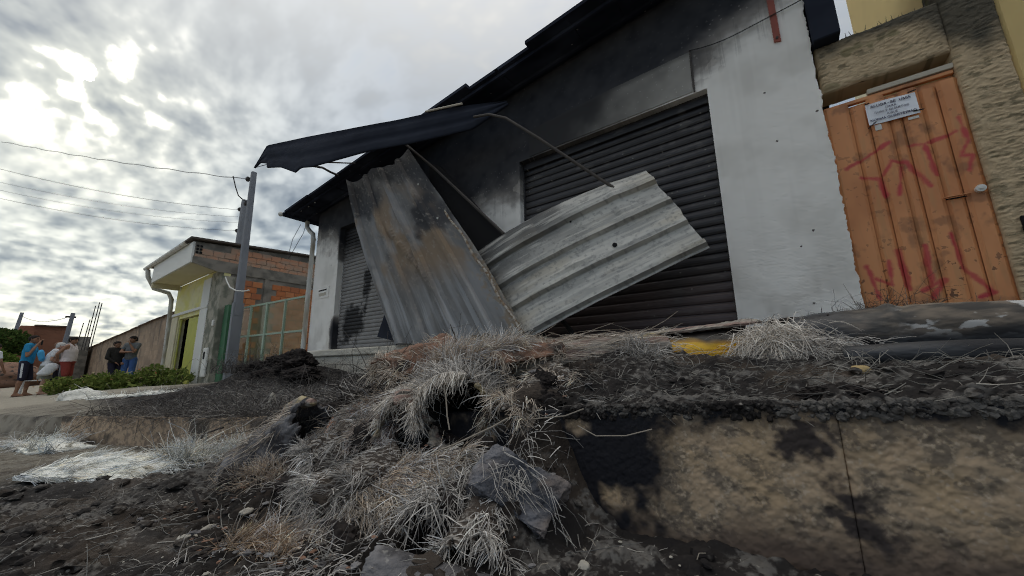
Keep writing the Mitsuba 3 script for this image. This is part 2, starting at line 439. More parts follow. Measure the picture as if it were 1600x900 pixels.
# left gutter and downpipe
a = np.linspace(math.pi, 2 * math.pi, 9)
prof = np.array([(math.cos(t) * .07, math.sin(t) * .07) for t in a])
P = np.array([[(-10.03 + u, yy, 3.86 + w) for u, w in prof] for yy in np.linspace(3.82, 12, 12)])
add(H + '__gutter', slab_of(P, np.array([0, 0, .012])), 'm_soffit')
add(H + '__gutter_cap', trimesh.creation.icosphere(subdivisions=2, radius=.06).apply_translation((-10.03, 3.80, 3.83)), 'm_white_paint')
add(H + '__downpipe', tube([(-10.0, 4.45, 3.82), (-9.98, 4.45, 3.66), (-9.80, 4.45, 3.50), (-9.60, 4.44, 3.38), (-9.55, 4.44, 3.22), (-9.55, 4.44, 2.2), (-9.55, 4.44, .1)], .055, 14), 'm_pvc', smooth=40)
for z in (3.2, 2.1, 1.0):
    add(H + '__pipe_bracket', tube([(-9.55, 4.44, z), (-9.55, 4.44, z + .04)], .063, 14), 'm_pvc', smooth=40)
# plinth ledge in front of the house: moulding over a taller face
add(H + '__plinth', box(-8.62, -2.48, 3.93, YF - .002, -.6, .195, .012), 'm_plinth')
add(H + '__plinth_moulding', box(-8.68, -2.45, 3.885, YF - .004, .199, .33, .02), 'm_plinth')
# shutters: every slat is a part
sl = [(0, 0), (-.012, .006), (-.020, .030), (-.022, .055), (-.018, .082), (-.008, .094), (.004, .096), (.004, .109), (.012, .109), (.012, 0)]
sp = sg.Polygon(sl)


def slat(x0, x1, y, z, s=1.0):
    m = trimesh.creation.extrude_polygon(sp, x1 - x0, engine='earcut')
    v = np.array(m.vertices)
    return trimesh.Trimesh(np.stack([x0 + v[:, 2], y + v[:, 0], z + v[:, 1] * s], 1), m.faces[:, ::-1], process=False)


t = 'shutter'
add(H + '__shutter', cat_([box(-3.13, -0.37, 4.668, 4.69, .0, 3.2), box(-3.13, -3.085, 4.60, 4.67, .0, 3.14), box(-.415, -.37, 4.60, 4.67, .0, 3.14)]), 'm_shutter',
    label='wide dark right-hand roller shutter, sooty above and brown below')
z = .06
for i in range(28):
    if z < 3.02:
        s = 1.04 if z < .95 else 1.0
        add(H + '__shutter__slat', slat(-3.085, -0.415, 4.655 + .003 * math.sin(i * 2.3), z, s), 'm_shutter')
        z += .1095 * s
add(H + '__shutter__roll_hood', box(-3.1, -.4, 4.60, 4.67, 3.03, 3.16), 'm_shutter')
add(H + '__left_shutter', box(-8.4, -5.5, 4.668, 4.69, .25, 3.3), 'm_shutter_left', label='grey left-hand roller shutter with black burn marks')
z = .31
for i in range(36):
    if z < 3.2:
        add(H + '__left_shutter__slat', slat(-8.37, -5.55, 4.655 + .004 * math.sin(i * 1.7), z, .76), 'm_shutter_left')
        z += .083
# letterbox slot in the left pier
add(H + '__letterbox', cat_([box(-9.16, -8.66, YF - .012, YF, 1.62, 1.90)]), 'm_facade', label='letterbox plate in the narrow white left pier')
add(H + '__letterbox__slot', box(-9.12, -8.76, YF - .018, YF - .012, 1.80, 1.83), 'm_black')
add(H + '__letterbox__flap', box(-9.10, -8.78, YF - .020, YF - .012, 1.68, 1.75), 'm_beige_metal')
# red steel bracket, facade wire, little spots
add(H + '__bracket', hullpts([(.285, YF - .02, 3.37), (.345, YF - .02, 3.35), (.285, YF - .02, 4.05), (.345, YF - .02, 4.03)] + [(.285, YF + .0, 3.37), (.345, YF, 3.35), (.285, YF, 4.05), (.345, YF, 4.03)]), 'm_redlead',
    label='rust-red flat steel strap under the right eave')
add(H + '__bracket__bolt', rod((.315, YF - .032, 3.40), (.315, YF - .018, 3.40), .014), 'm_rod')
wx = np.linspace(-.53, .57, 24)
add(H + '__facade_wire', tube([(q, YF - .03, 3.70 + .045 * math.sin(q * 6) * .3 - .10 * (1 - ((q - .02) / .55) ** 2) * .6 + .02) for q in wx], .0055, 5), 'm_black_iron')

# ================================================================== fallen sheets and bars
def ribbed(c00, c10, c01, c11, ribs, depth, nu, nv, bulge=None, thick=.012, seed=0, wob=.03, ragged=0.0):
    """Trapezoid-rib sheet. c00 (u0,v0), c10 (u1,v0), c01 (u0,v1), c11 (u1,v1); ribs stand along v. Returns mesh, uv."""
    c00, c10, c01, c11 = (np.array(c, float) for c in (c00, c10, c01, c11))
    us = []
    for i in range(ribs):
        for f in (0, .07, .13, .27, .34, .50, .70, .90):
            us.append((i + f) / ribs)
    us = np.array(us + [1.0])
    vs = np.linspace(0, 1, nv)
    U, V = np.meshgrid(us, vs, indexing='ij')
    rr = np.random.default_rng(seed)
    rag = ragged * (meshkit.fbm(np.stack([U * 7, U * 0 + 3.1, U * 0 + seed], -1), 3, seed) - .5)
    V2 = V + rag * (V ** 6) + ragged * .6 * (meshkit.fbm(np.stack([U * 9, U * 0 + 8.1, U * 0 + seed], -1), 3, seed) - .5) * ((1 - V) ** 6)
    P = (c00 * ((1 - U) * (1 - V2))[..., None] + c10 * (U * (1 - V2))[..., None] + c01 * ((1 - U) * V2)[..., None] + c11 * (U * V2)[..., None])
    n = np.cross(c10 - c00, c01 - c00); n /= np.linalg.norm(n)
    if n[1] > 0: n = -n
    ph = (U * ribs) % 1.0
    prof = np.interp(ph, [0, .07, .13, .27, .34, .50, 1.0], [0, 0, 1, 1, 0, 0, 0])
    off = depth * prof + wob * (meshkit.fbm(np.stack([U * 2.5, V * 3, U * 0 + seed], -1), 3, seed) - .5) * 2
    for _ in range(7):
        cu, cv, an, wd, am = rr.random(), rr.random(), rr.uniform(0, 3.14), rr.uniform(.012, .03), rr.normal(0, .022)
        dd = (U - cu) * math.cos(an) + (V - cv) * math.sin(an)
        ll = -(U - cu) * math.sin(an) + (V - cv) * math.cos(an)
        off = off + am * np.exp(-np.abs(dd) / wd) * np.exp(-(ll / .28) ** 2)
    off = off + .006 * (meshkit.fbm(np.stack([U * 14, V * 18, U * 0 + seed], -1), 2, seed) - .5) * 2
    if bulge is not None: off = off + bulge(U, V)
    P = P + off[..., None] * n
    m = slab_of(P, -n * thick)
    uv = np.stack([U, V], -1).reshape(-1, 2)
    return m, np.vstack([uv, uv])


m, uv = ribbed((-5.13, 3.85, .30), (-2.46, 3.62, .34), (-7.2, 3.97, 3.84), (-4.99, 3.92, 3.72), 4, .055, 0, 60,
               bulge=lambda U, V: .10 * np.sin(np.pi * V) * (1 - U) - .06 * np.sin(V * 5) * U, seed=3, wob=.05, ragged=.10)
K = add('fallen_roof_sheet', m, 'm_sheet_dark', False, 'tall scorched ribbed roof sheet leaning from the plinth up to the eave', 'roof sheet', uv=uv)
# rolled right edge with crusted ash, rivets and slots in the left flange
add(K + '__rolled_edge', tube([(-2.47 - 2.52 * t_ + .02 * math.sin(t_ * 31), 3.595 + .30 * t_ - .03 + .10 * math.sin(5 * t_) * .6, .33 + 3.3 * t_) for t_ in np.linspace(0, .60, 40)], [.016 + .006 * math.sin(i * 1.9) * .6 for i in range(40)], 8), 'm_sheet_dark_edge', smooth=True, label='crusted pale rolled right edge')
for i, t_ in enumerate((.55, .78)):
    add(K + '__rivet', trimesh.creation.icosphere(subdivisions=1, radius=.015).apply_translation((-2.70 - 2.45 * t_, 3.60 + .30 * t_ - .10, .36 + 3.3 * t_)), 'm_white_paint')

m, uv = ribbed((-2.56, 3.75, .28), (-3.59, 4.02, 1.62), (-0.52, 4.05, 1.10), (-1.11, 4.15, 2.23), 4, .060, 0, 60,
               bulge=lambda U, V: .05 * np.sin(np.pi * V) - .08 * np.clip((U - .86) / .14, 0, 1) ** 2 * np.clip((V - .25) / .75, 0, 1), seed=5, wob=.020, ragged=.02)
m.vertices[:, 2] += (uv[:, 0] ** 3) * .07 * np.sin(np.pi * uv[:, 1]) ** 1.0
K = add('fallen_roof_sheet', m, 'm_sheet_light', False, 'pale grey ribbed roof sheet lying slanted across the right shutter', 'roof sheet', uv=uv)
add(K + '__bolt_hole', rod((-1.45, 3.985, 1.30), (-1.448, 3.955, 1.30), .026, 10), 'm_black')
add(K + '__bolt_hole', rod((-2.0, 4.02, 1.72), (-1.998, 3.99, 1.72), .014, 8), 'm_black')

# torn canopy sheet flying out to the left, dark underside
tp = np.array([(-9.27, 2.85, 4.44), (-8.8, 2.9, 4.84), (-7.3, 3.10, 4.56), (-5.8, 3.3, 4.26), (-4.9, 3.50, 4.13), (-4.03, 3.68, 4.02), (-3.54, 3.76, 3.93), (-2.9, 3.90, 3.80)])
bp = np.array([(-9.22, 2.85, 4.42), (-8.99, 2.87, 4.48), (-8.61, 2.88, 4.33), (-8.61, 2.88, 4.23), (-7.97, 2.9, 4.03), (-7.33, 2.93, 3.71), (-7.15, 2.95, 3.76), (-6.79, 3.0, 3.68), (-6.45, 3.1, 3.69), (-5.48, 3.35, 3.69), (-4.64, 3.55, 3.60), (-3.49, 3.80, 3.52), (-2.88, 3.92, 3.74)])


def resample(Q, n):
    d = np.r_[0, np.cumsum(np.linalg.norm(np.diff(Q, axis=0), axis=1))]
    t_ = np.linspace(0, d[-1], n)
    return np.stack([np.interp(t_, d, Q[:, i]) for i in range(3)], 1)


A, Bq = resample(tp, 90), resample(bp, 90)
W = np.linspace(0, 1, 26)
P = A[:, None] * (1 - W)[None, :, None] + Bq[:, None] * W[None, :, None]
P[..., 1] += (.014 * np.clip(np.sin(W * 13), -.3, 1))[None, :] + .015 * (meshkit.fbm(P * 1.2, 2, 4) - .5)
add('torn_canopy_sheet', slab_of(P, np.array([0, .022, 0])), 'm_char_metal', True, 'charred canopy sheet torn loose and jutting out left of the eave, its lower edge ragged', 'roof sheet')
K = 'hanging_canopy_bar'
add(K, tube([(-6.79, 3.02, 3.70), (-7.0, 3.3, 3.86), (-7.28, 3.6, 3.99), (-7.42, 3.86, 4.06)], .022, 6), 'm_rod', label='short curved bar between the torn canopy sheet and the left eave', cat='metal bar')
add(K, tube([(-6.42, 3.12, 3.69), (-6.78, 3.86, 4.13)], .014, 6), 'm_rod', label='thin straight bar crossing the gap under the torn canopy sheet', cat='metal bar')
add('canopy_edge_strip', tube([(-4.4, 3.66, 4.15), (-3.58, 3.68, 3.93)], .016, 6), 'm_beige_metal', label='pale thin strip along the top edge of the torn canopy sheet', cat='metal strip')
# dark panel behind the tall sheet
P = [np.array(q) for q in [(-4.80, 4.10, 3.55), (-4.56, 4.16, 3.42), (-3.17, 4.2, 1.80), (-3.62, 4.12, 1.52), (-4.7, 4.1, 2.7)]]
add('charred_sheet', hullpts(P + [q + np.array([.02, .035, 0]) for q in P]), 'm_black', label='narrow black charred sheet leaning behind the tall scorched one', cat='metal sheet')
add('leaning_steel_bar', tube([(-5.5, 3.74, 4.30), (-5.0, 3.9, 3.78), (-4.56, 4.05, 3.33), (-3.15, 4.14, 1.86)], .024, 6), 'm_rod', label='straight dark steel bar running along the top of the narrow black sheet', cat='metal bar')
add('bent_steel_bar', tube([(-3.40, 3.75, 3.66), (-3.1, 3.75, 3.57), (-2.8, 3.75, 3.38), (-2.32, 3.8, 2.91), (-1.6, 4.05, 2.19), (-1.2, 4.2, 1.8)], .019, 8), 'm_rod', True, 'long bent steel bar curving from the eave down onto the pale sheet', 'metal bar')
add('propped_steel_bar', rod((-2.55, 4.35, .78), (-2.05, 4.1, .30), .03, 6), 'm_black_iron', label='black bar propped low against the right shutter', cat='metal bar')
add('propped_steel_bar', rod((-2.95, 4.35, .75), (-2.52, 4.2, .30), .035, 6), 'm_black_iron', label='black bar low down beside the foot of the tall sheet', cat='metal bar')
add('broken_timber', hullpts([(-6.35, 4.3, .55), (-6.05, 4.25, 1.02), (-5.75, 4.2, 1.05), (-5.4, 4.1, .40), (-5.6, 4.3, .40), (-6.1, 4.45, .9)]), 'm_char_metal', label='black broken board behind the foot of the tall sheet at the left shutter', cat='board')

# ================================================================== gate and rough wall
def rough_face(x0, x1, z0, z1, y, depth, nx, nz, seed, amp=.011):
    X, Z = np.meshgrid(np.linspace(x0, x1, nx), np.linspace(z0, z1, nz), indexing='ij')
    q = np.stack([X * 14, Z * 32 + 3 * meshkit.fbm(np.stack([X * 4, Z * 4, X * 0], -1), 2, seed), X * 0 + seed], -1)
    d = np.abs(meshkit.fbm(q, 4, seed) - .5) * 2
    d = amp * (1 - d) ** 2 + amp * .8 * (meshkit.fbm(np.stack([X * 5, Z * 5, X * 0], -1), 3, seed + 1) - .5)
    edge = np.minimum(np.minimum(X - x0, x1 - X), np.minimum(Z - z0, z1 - Z))
    P = np.stack([X + .012 * (meshkit.fbm(q * .5, 2, 8) - .5), y - d + .03 * np.exp(-edge / .015), Z + .03 * (meshkit.fbm(q * .4, 2, 9) - .5)], -1)
    return slab_of(P, np.array([0, depth, 0]))


GW = 'gate_wall'
tag(GW, 'rough ochre rendered wall and lintel around the orange gate, blackened on top', 'wall')
add(GW + '__lintel', rough_face(.595, 1.478, 2.635, 3.17, 4.572, .24, 110, 90, 3), 'm_rough', True)
add(GW + '__pier', rough_face(1.474, 1.780, -.1, 3.42, 4.575, .26, 80, 520, 5), 'm_rough', True)
add(GW + '__hole', box(1.57, 1.61, 4.545, 4.58, .94, 1.07, .004), 'm_black')
r2 = np.random.default_rng(5)
sp_ = []
for q in np.linspace(.70, 1.52, 30):
    b = np.array([q + .01 * r2.standard_normal(), 4.63 + .04 * r2.standard_normal(), 3.155])
    sp_.append(rod(b, b + np.array([.012 * r2.standard_normal(), .01 * r2.standard_normal(), .045 + .03 * r2.random()]), .0035, 4, .0012))
add(GW + '__nail', cat_(sp_), 'm_rod', kind='stuff')
GT = 'metal_gate'
tag(GT, 'orange ribbed sheet-metal gate with red graffiti and a paper notice', 'gate')
bx = [.585, .757, .90, 1.01, 1.115, 1.225, 1.355, 1.468]
for i in range(7):
    yo = 4.60 if i % 2 == 0 else 4.613
    top = 2.475 - .012 * i - (.05 if i == 1 else 0) - (.035 if i in (3, 5) else 0)
    P = []
    x0, x1 = bx[i] - (.008 if i % 2 == 0 else -.008), bx[i + 1] + (.008 if i % 2 == 0 else -.008)
    for (xx, yy) in ((x0, yo + .022), (x0 + .026, yo), (x1 - .026, yo), (x1, yo + .022)):
        P += [(xx, yy, .15), (xx, yy, top), (xx, yy + .004, .15), (xx, yy + .004, top)]
    add(GT + '__panel', hullpts(P), 'm_gate')
add(GT + '__back_sheet', box(.59, 1.465, 4.648, 4.655, .15, 2.44, .001), 'm_gate')
add(GT + '__top_rail', box(.585, 1.47, 4.615, 4.66, 2.452, 2.488, .004), 'm_gate')
add(GT + '__frame_rail', box(.915, 1.475, 4.60, 4.65, 2.495, 2.545, .004), 'm_beige_metal', label='beige flat rail above the gate')
add(GT + '__handle', cat_([box(1.215, 1.37, 4.578, 4.60, 1.328, 1.336, .002)]), 'm_gate')
add(GT + '__letter_slot', box(1.23, 1.35, 4.597, 4.604, 1.312, 1.322, .001), 'm_black')
add(GT + '__lock', cat_([rod((1.425, 4.565, 1.355), (1.425, 4.60, 1.355), .030, 16), rod((1.425, 4.553, 1.355), (1.425, 4.566, 1.355), .012, 10)]), 'm_white_paint', label='round pale lock')
# paper notice with tape
NT = 'paper_notice'
tag(NT, 'white paper notice taped near the top of the orange gate', 'notice')
P = np.array([[(.875 + .335 * u_, 4.585 + .006 * math.sin(u_ * 5 + v_ * 3), 2.165 + .215 * v_ - .012 * u_) for v_ in np.linspace(0, 1, 6)] for u_ in np.linspace(0, 1, 9)])
add(NT + '__sheet', slab_of(P, np.array([0, .0015, 0])), 'm_paper')


def wall_text(s, x, y, z, h, bold=False):
    m = meshkit.text_mesh(s, h, .001, bold)
    v = np.array(m.vertices)
    cx = (v[:, 0].min() + v[:, 0].max()) / 2
    return trimesh.Trimesh(np.stack([x + v[:, 0] - cx, y - v[:, 2], z + v[:, 1] - .036 * (v[:, 0] - cx)], 1), m.faces, process=False)


for s, z, h, b in (('ALUGA-SE  UMA', 2.325, .024, True), ('CASA', 2.290, .020, False), ('COM 2 QUARTOS', 2.256, .020, False), ('AQUI', 2.222, .020, False), ('NORMA QUARTEIRAO', 2.186, .021, True)):
    add(NT + '__lettering', wall_text(s, 1.04, 4.5765, z, h, b), 'm_ink')
for (a_, b_) in (((.872, 2.378), (.905, 2.384)), ((1.16, 2.372), (1.215, 2.378)), ((.862, 2.13), (.925, 2.182)), ((1.165, 2.182), (1.235, 2.172))):
    add(NT + '__tape', hullpts([(a_[0], 4.572, a_[1] - .006), (a_[0], 4.572, a_[1] + .006), (b_[0], 4.572, b_[1] - .006), (b_[0], 4.572, b_[1] + .006), (a_[0], 4.576, a_[1]), (b_[0], 4.576, b_[1])]), 'm_black')
for (x0, x1, z0, z1) in ((.91, .955, 2.10, 2.155), (1.13, 1.20, 2.115, 2.14)):
    add(NT + '__torn_scrap', box(x0, x1, 4.592, 4.596, z0, z1, .001), 'm_white_paint')
# houses behind
add('yellow_house', box(1.783, 7.0, 4.59, 9, -.3, 7.0, .02), 'm_yellow_wall', label='plain yellow rendered house right of the rough gate wall', cat='house')
add('cream_house', box(2.50, 6.0, 9.5, 14, -.3, 8.5, .02), 'm_cream_wall', label='plain cream house wall showing above the rough lintel', cat='house')
mat('m_sheet_dark_edge', lambda p, n, uv: MIX((0.36, 0.33, 0.29), (0.20, 0.14, 0.09), SS(0.45, 0.62, FB(p.x * 22, p.y * 22, p.z * 22, 3))), 0.8)
# ================================================================== terrain functions
def street_z(x):
    return interp(x, [(-400, -1.3), (-60, -1.05), (-30, -.92), (-18.7, -.92), (-12, -.98), (-8, -.98), (-5.2, -.88), (-2, -.65), (0, -.5), (2, -.36), (8, .0), (40, .4), (400, .6)])


def kerb_z(x):
    return interp(x, [(-400, -1.25), (-60, -1.0), (-30, -.90), (-18.7, -.85), (-14, -.80), (-10.2, -.70), (-8, -.63), (-5.3, -.545), (-.3, -.146), (.5, -.092), (2, .02), (8, .3), (40, .7), (400, .9)])


def kerb_y(x):
    return interp(x, [(-400, -1.2), (-20, -1.0), (-14, -.55), (-10.2, .34), (-7, 1.12), (-6, 1.40), (-5.3, 1.50), (-3, 1.44), (-.3, 1.28), (.5, 1.25), (8, 1.2), (400, 1.2)])


def cross(x):
    return interp(x, [(-60, .05), (-20, .075), (-12, .12), (-7, .17), (-3, .13), (0, .10), (3, .09)])


# burnt pipe stubs: (mouth, far end, radius at mouth, radius at far end)
PIPES = {'A': ((-1.27, 1.76, -.03), (-.17, 2.58, .07), .145, .135), 'M': ((-1.26, 1.27, -.205), (-1.66, 2.05, -.17), .170, .14), 'B': ((-.98, .90, -.50), (-1.05, 1.55, -.40), .085, .09),
         'C': ((-2.33, 1.17, -.30), (-2.92, 1.14, -.72), .120, .20)}


def mound_z(x, y):
    p = interp(y, [(.2, -1.0), (.55, -.66), (.8, -.56), (1.0, -.45), (1.2, -.31), (1.4, -.175), (1.6, -.07), (1.85, -.02), (2.3, -.06), (2.9, -.20), (3.6, -.6)])
    left = np.clip(-1.9 - x, 0, 9)
    right = np.clip(x + .74, 0, 9)
    return p - .20 * left - .10 * np.clip(-2.6 - x, 0, 9) ** 2 - np.clip(-3.0 - x, 0, 9) * .5 - 1.5 * right


def ground_h(x, y, fine=True):
    x, y = np.asarray(x, float), np.asarray(y, float)
    q = np.stack([x, y, 0 * x], -1)
    near = np.exp(-((x + 1.5) / 6.0) ** 2)
    yk = kerb_y(x)
    on = y > yk
    st = street_z(x) + 0 * y
    pv = kerb_z(x) + np.clip(y - yk, 0, 3.4) * cross(x)
    # black soil ridge on the street, in front of the white mat
    d = np.abs((y - .16) - (x + 4.1) * .79) / 1.27
    rd = np.where((x > -4.6) & (x < -3.0), 1, 0)
    ridge = .06 * np.exp(-(d / .14) ** 2) * np.exp(-np.clip(-4.4 - x, 0, 9) / .2) * np.exp(-np.clip(x + 3.1, 0, 9) / .3)
    st = st + ridge
    # rubble heap against the fence and the plinth
    heap = .42 * np.exp(-((x + 8.1) / 1.15) ** 2 - ((y - 3.25) / .70) ** 2) + .05 * np.exp(-((x + 5.6) / 1.4) ** 2 - ((y - 2.9) / .8) ** 2)
    heap = heap + .13 * np.exp(-((x + .9) / .8) ** 2 - ((y - 2.0) / .5) ** 2)
    pv = pv + heap
    lump = (meshkit.fbm(q * 2.6, 4, 2) - .5) * .13 * near
    clod = (np.abs(meshkit.fbm(q * 13, 4, 5) - .5) * 2) ** 1.2 * .060 * near if fine else 0
    grit = (meshkit.fbm(q * 48, 2, 9) - .5) * .022 * near if fine else 0
    calm = np.exp(-((x - .6) / .9) ** 2) * np.where(on, .55, .8)
    base = np.where(on, pv, st)
    m = mound_z(x, y) + (meshkit.fbm(q * 4.0, 4, 31) - .5) * .16 + ((1 - 2 * np.abs(meshkit.fbm(q * 3.1 + 5, 3, 8) - .5)) ** 3 - .6) * .09
    ab = np.array([.07, .74])
    tt = np.clip(((x + 3.05) * ab[0] + (y - .56) * ab[1]) / (ab @ ab), 0, 1)
    m = np.maximum(m, st + .11 * np.exp(-(np.hypot(x + 3.05 - tt * ab[0], y - .56 - tt * ab[1]) / .15) ** 2) + (meshkit.fbm(q * 9.0, 3, 33) - .5) * .05 - .03)
    k = .03
    z = k * np.logaddexp(base / k, m / k)
    z = z + lump * np.where(on, 1, .5) * (1 - .6 * calm) + (clod - .01) * np.where(on, 1.0, .8) + grit
    for (a, b, ra, rb) in PIPES.values():
        a, b = np.array(a), np.array(b)
        ab = b[:2] - a[:2]
        t = ((x - a[0]) * ab[0] + (y - a[1]) * ab[1]) / (ab @ ab)
        tc = np.clip(t, -.05, 1)
        dist = np.hypot(x - a[0] - tc * ab[0], y - a[1] - tc * ab[1])
        rr = ra + (rb - ra) * tc
        az = a[2] + (b[2] - a[2]) * tc
        floor = az - .88 * rr
        w = np.clip((rr * 1.02 - dist) / (.12 * rr), 0, 1)
        z = np.where(z > floor, z + (floor - z) * w, z)
    return z


def f_soil(p, n, uv):
    x, y, z = p.x, p.y, p.z
    a = FB(x * 1.7, y * 1.7, z * 1.7, 4)
    b = FB(x * 8, y * 8, z * 8, 4)
    g = FB(x * 60, y * 60, z * 60, 3)
    char = MIX((0.014, 0.013, 0.014), (0.040, 0.035, 0.032), b)
    ash = MIX((0.105, 0.098, 0.092), (0.21, 0.20, 0.185), g)
    brown = MIX((0.085, 0.062, 0.044), (0.15, 0.115, 0.085), b)
    c = MIX(char, brown, SS(0.48, 0.66, FB(x * 3 + 9, y * 3, z * 3, 4)) * 0.32)
    c = MIX(c, ash, SS(0.50, 0.72, b + (g - 0.5) * 0.7) * 0.65)
    pav = SS(-2.0, -3.0, x) * SS(-11.0, -9.0, x + (a - 0.5) * 3) * SS(1.3, 1.7, y)
    c = MIX(c, MIX((0.016, 0.015, 0.016), (0.055, 0.05, 0.047), SS(0.45, 0.75, b)), pav * 0.8)
    c = MIX(c, ash, SS(-1.3, -2.6, x) * (1 - pav) * SS(0.45, 0.7, a) * 0.35)
    hp_ = SS(-2.9, -2.4, x) * SS(-0.62, -0.80, x) * SS(0.4, 0.6, y) * SS(1.95, 1.75, y)
    c = MIX(c, MIX((0.014, 0.012, 0.011), (0.050, 0.038, 0.030), SS(0.45, 0.75, b)), hp_ * 0.85)  # char soil under the heap, blackened to paint dark voids between fibres
    far = SS(-4.6, -6.5, x + (a - 0.5) * 1.5)
    pale = MIX((0.20, 0.185, 0.155), (0.12, 0.105, 0.085), SS(0.35, 0.7, b))
    c = MIX(c, pale, far * SS(1.45, 1.1, y) * SS(0.30, 0.55, a + 0.12))
    c = MIX(c, (0.30, 0.28, 0.25), SS(0.76, 0.82, g) * 0.5)
    c = MIX(c, MIX((0.30, 0.27, 0.22), (0.20, 0.18, 0.15), b), SS(-0.45, -1.3, y + (a - 0.5) * 0.6))   # the clean dirt road beyond the burnt strip
    return MIX(c, MIX((0.34, 0.31, 0.26), (0.22, 0.20, 0.16), b), SS(-10.5, -13.5, x + (a - 0.5) * 3))


mat('m_soil', f_soil, 0.95, spec=0.15, bump=lambda p, n, uv: FB(p.x * 70, p.y * 70, p.z * 70, 3), bscale=0.008, eps=1.5e-3)


def f_kerb(p, n, uv):
    x, z = p.x, p.z
    top = plin(x, [(-8.0, -.63), (-5.3, -.545), (-.3, -.146), (.5, -.092), (2.0, .02)])
    d = top - z
    a = FB(x * 3, z * 3, 1.0, 4)
    b = FB(x * 26, z * 30, 4.0, 5)
    g = FB(x * 110, z * 110, p.y * 110, 3)
    c = MIX((0.45, 0.335, 0.225), (0.31, 0.245, 0.175), SS(0.32, 0.68, b))
    c = MIX(c, (0.46, 0.335, 0.205), SS(0.45, 0.72, FB(x * 9, z * 14, 9.0, 5)) * 0.6)
    c = MIX(c, (0.52, 0.43, 0.33), SS(0.60, 0.74, g) * 0.55)
    c = MIX(c, (0.10, 0.085, 0.075), SS(0.62, 0.5, g) * SS(0.5, 0.62, b) * 0.5)
    c = MIX(c, (0.13, 0.095, 0.075), SS(0.24, 0.36, d + (a - 0.5) * 0.18))               # damp foot
    bl = dr.exp(-(dr.square((x + 0.02) / 0.075) + dr.square((d - 0.085) / 0.05))) + 0.9 * dr.exp(-(dr.square((x - 0.055 - 0.3 * (d - 0.2)) / 0.05) + dr.square((d - 0.22) / 0.13)))
    c = MIX(c, (0.055, 0.045, 0.042), SS(0.30, 0.95, bl + (b - 0.5) * 1.3 + (FB(x * 40, z * 40, 3.0, 2) - 0.5) * 0.8))
    c = MIX(c, (0.018, 0.018, 0.022), SS(-0.28, -0.42, x + (b - 0.5) * 0.12) * SS(-2.2, -1.5, x) * SS(0.80, 0.50, FB(x * 9, z * 9, 14.0, 4)))
    c = MIX(c, (0.016, 0.017, 0.021), SS(0.085, 0.0, d + (b - 0.5) * 0.12 + (a - 0.5) * 0.05) * SS(-4.2, -2.2, x))
    e = MIX((0.46, 0.345, 0.24), (0.26, 0.20, 0.15), SS(0.35, 0.65, b))
    return MIX(c, MIX(e, (0.05, 0.048, 0.045), SS(0.50, 0.66, FB(x * 1.3, z * 3.0, 6.0, 3)) * 0.85), SS(-2.5, -3.2, x))


mat('m_kerb', f_kerb, 0.92, spec=0.2, bump=lambda p, n, uv: FB(p.x * 75, p.y * 75, p.z * 75, 4), bscale=0.004, eps=1.5e-3)


def strip(xs, ylo, yhi, nv, power=1.0):
    X = np.repeat(xs[:, None], nv, 1)
    t = np.linspace(0, 1, nv)[None, :] ** power
    Y = ylo(xs)[:, None] * (1 - t) + yhi(xs)[:, None] * t
    return X, Y


# near street and near pavement, then the far sheets
xs = np.concatenate([np.linspace(-8.5, -3.4, 260), np.linspace(-3.39, .9, 430), np.linspace(.91, 2.2, 50)])
X, Y = strip(xs, lambda x: -.25 + 0 * x, lambda x: kerb_y(x) + .04, 170)
Yq = np.minimum(Y, kerb_y(X) - 1e-4 + 0 * Y)
Z = ground_h(X, Yq)
add('street', grid_mesh(np.stack([X, Y, Z], -1)), 'm_soil', True, 'street surface covered in black ash and burnt soil', 'street', kind='structure')
X, Y = strip(xs, lambda x: kerb_y(x) - .005, lambda x: 4.0 + 0 * x, 190, 1.25)
Z = ground_h(X, np.maximum(Y, kerb_y(X) + 1e-4))
# the soil drapes over the kerb's edge in ragged tongues
q = np.stack([xs * 6, 0 * xs, 0 * xs + 3], -1)
drape = np.clip(meshkit.fbm(q * 1.7, 4, 12) - .33, 0, 1) * np.where(xs > -2.5, .03, .03)
notm = mound_z(xs, kerb_y(xs)) < kerb_z(xs) - .02
j = np.where(Y - kerb_y(X) < .05, 1 - (Y - kerb_y(X) + .005) / .055, 0)
Z = Z + .010
Z = np.where(notm[:, None], Z * (1 - j) + (kerb_z(X) - .03) * j, Z)
Yd = Y + j * (.030 + .03 * (meshkit.fbm(np.stack([X * 20, Z * 20, 0 * X], -1), 3, 3) - .4)) * notm[:, None]
add('pavement', grid_mesh(np.stack([X, Yd, Z], -1)), 'm_soil', True, 'pavement under charred soil, ash and litter', 'pavement', kind='structure')
xs2 = np.concatenate([np.linspace(-400, -60, 12), np.linspace(-55, -8.3, 120), np.linspace(-8.2, 2.4, 60), np.linspace(3, 40, 30), [100, 400]])
ys2 = np.concatenate([[-400, -100, -40], np.linspace(-20, -.3, 50), np.linspace(-.2, 8, 80), np.linspace(9, 40, 20), [100, 400]])
X, Y = np.meshgrid(xs2, ys2, indexing='ij')
Z = ground_h(X, Y, False)
inner = (X > -8.45) & (X < 2.15) & (Y > -.22) & (Y < 3.95)
Z = Z - .004 - np.where(inner, .60, 0)
add('ground', grid_mesh(np.stack([X, Y, Z], -1)), 'm_soil', True, 'pale dirt street and ground running into the distance', 'ground', kind='structure')

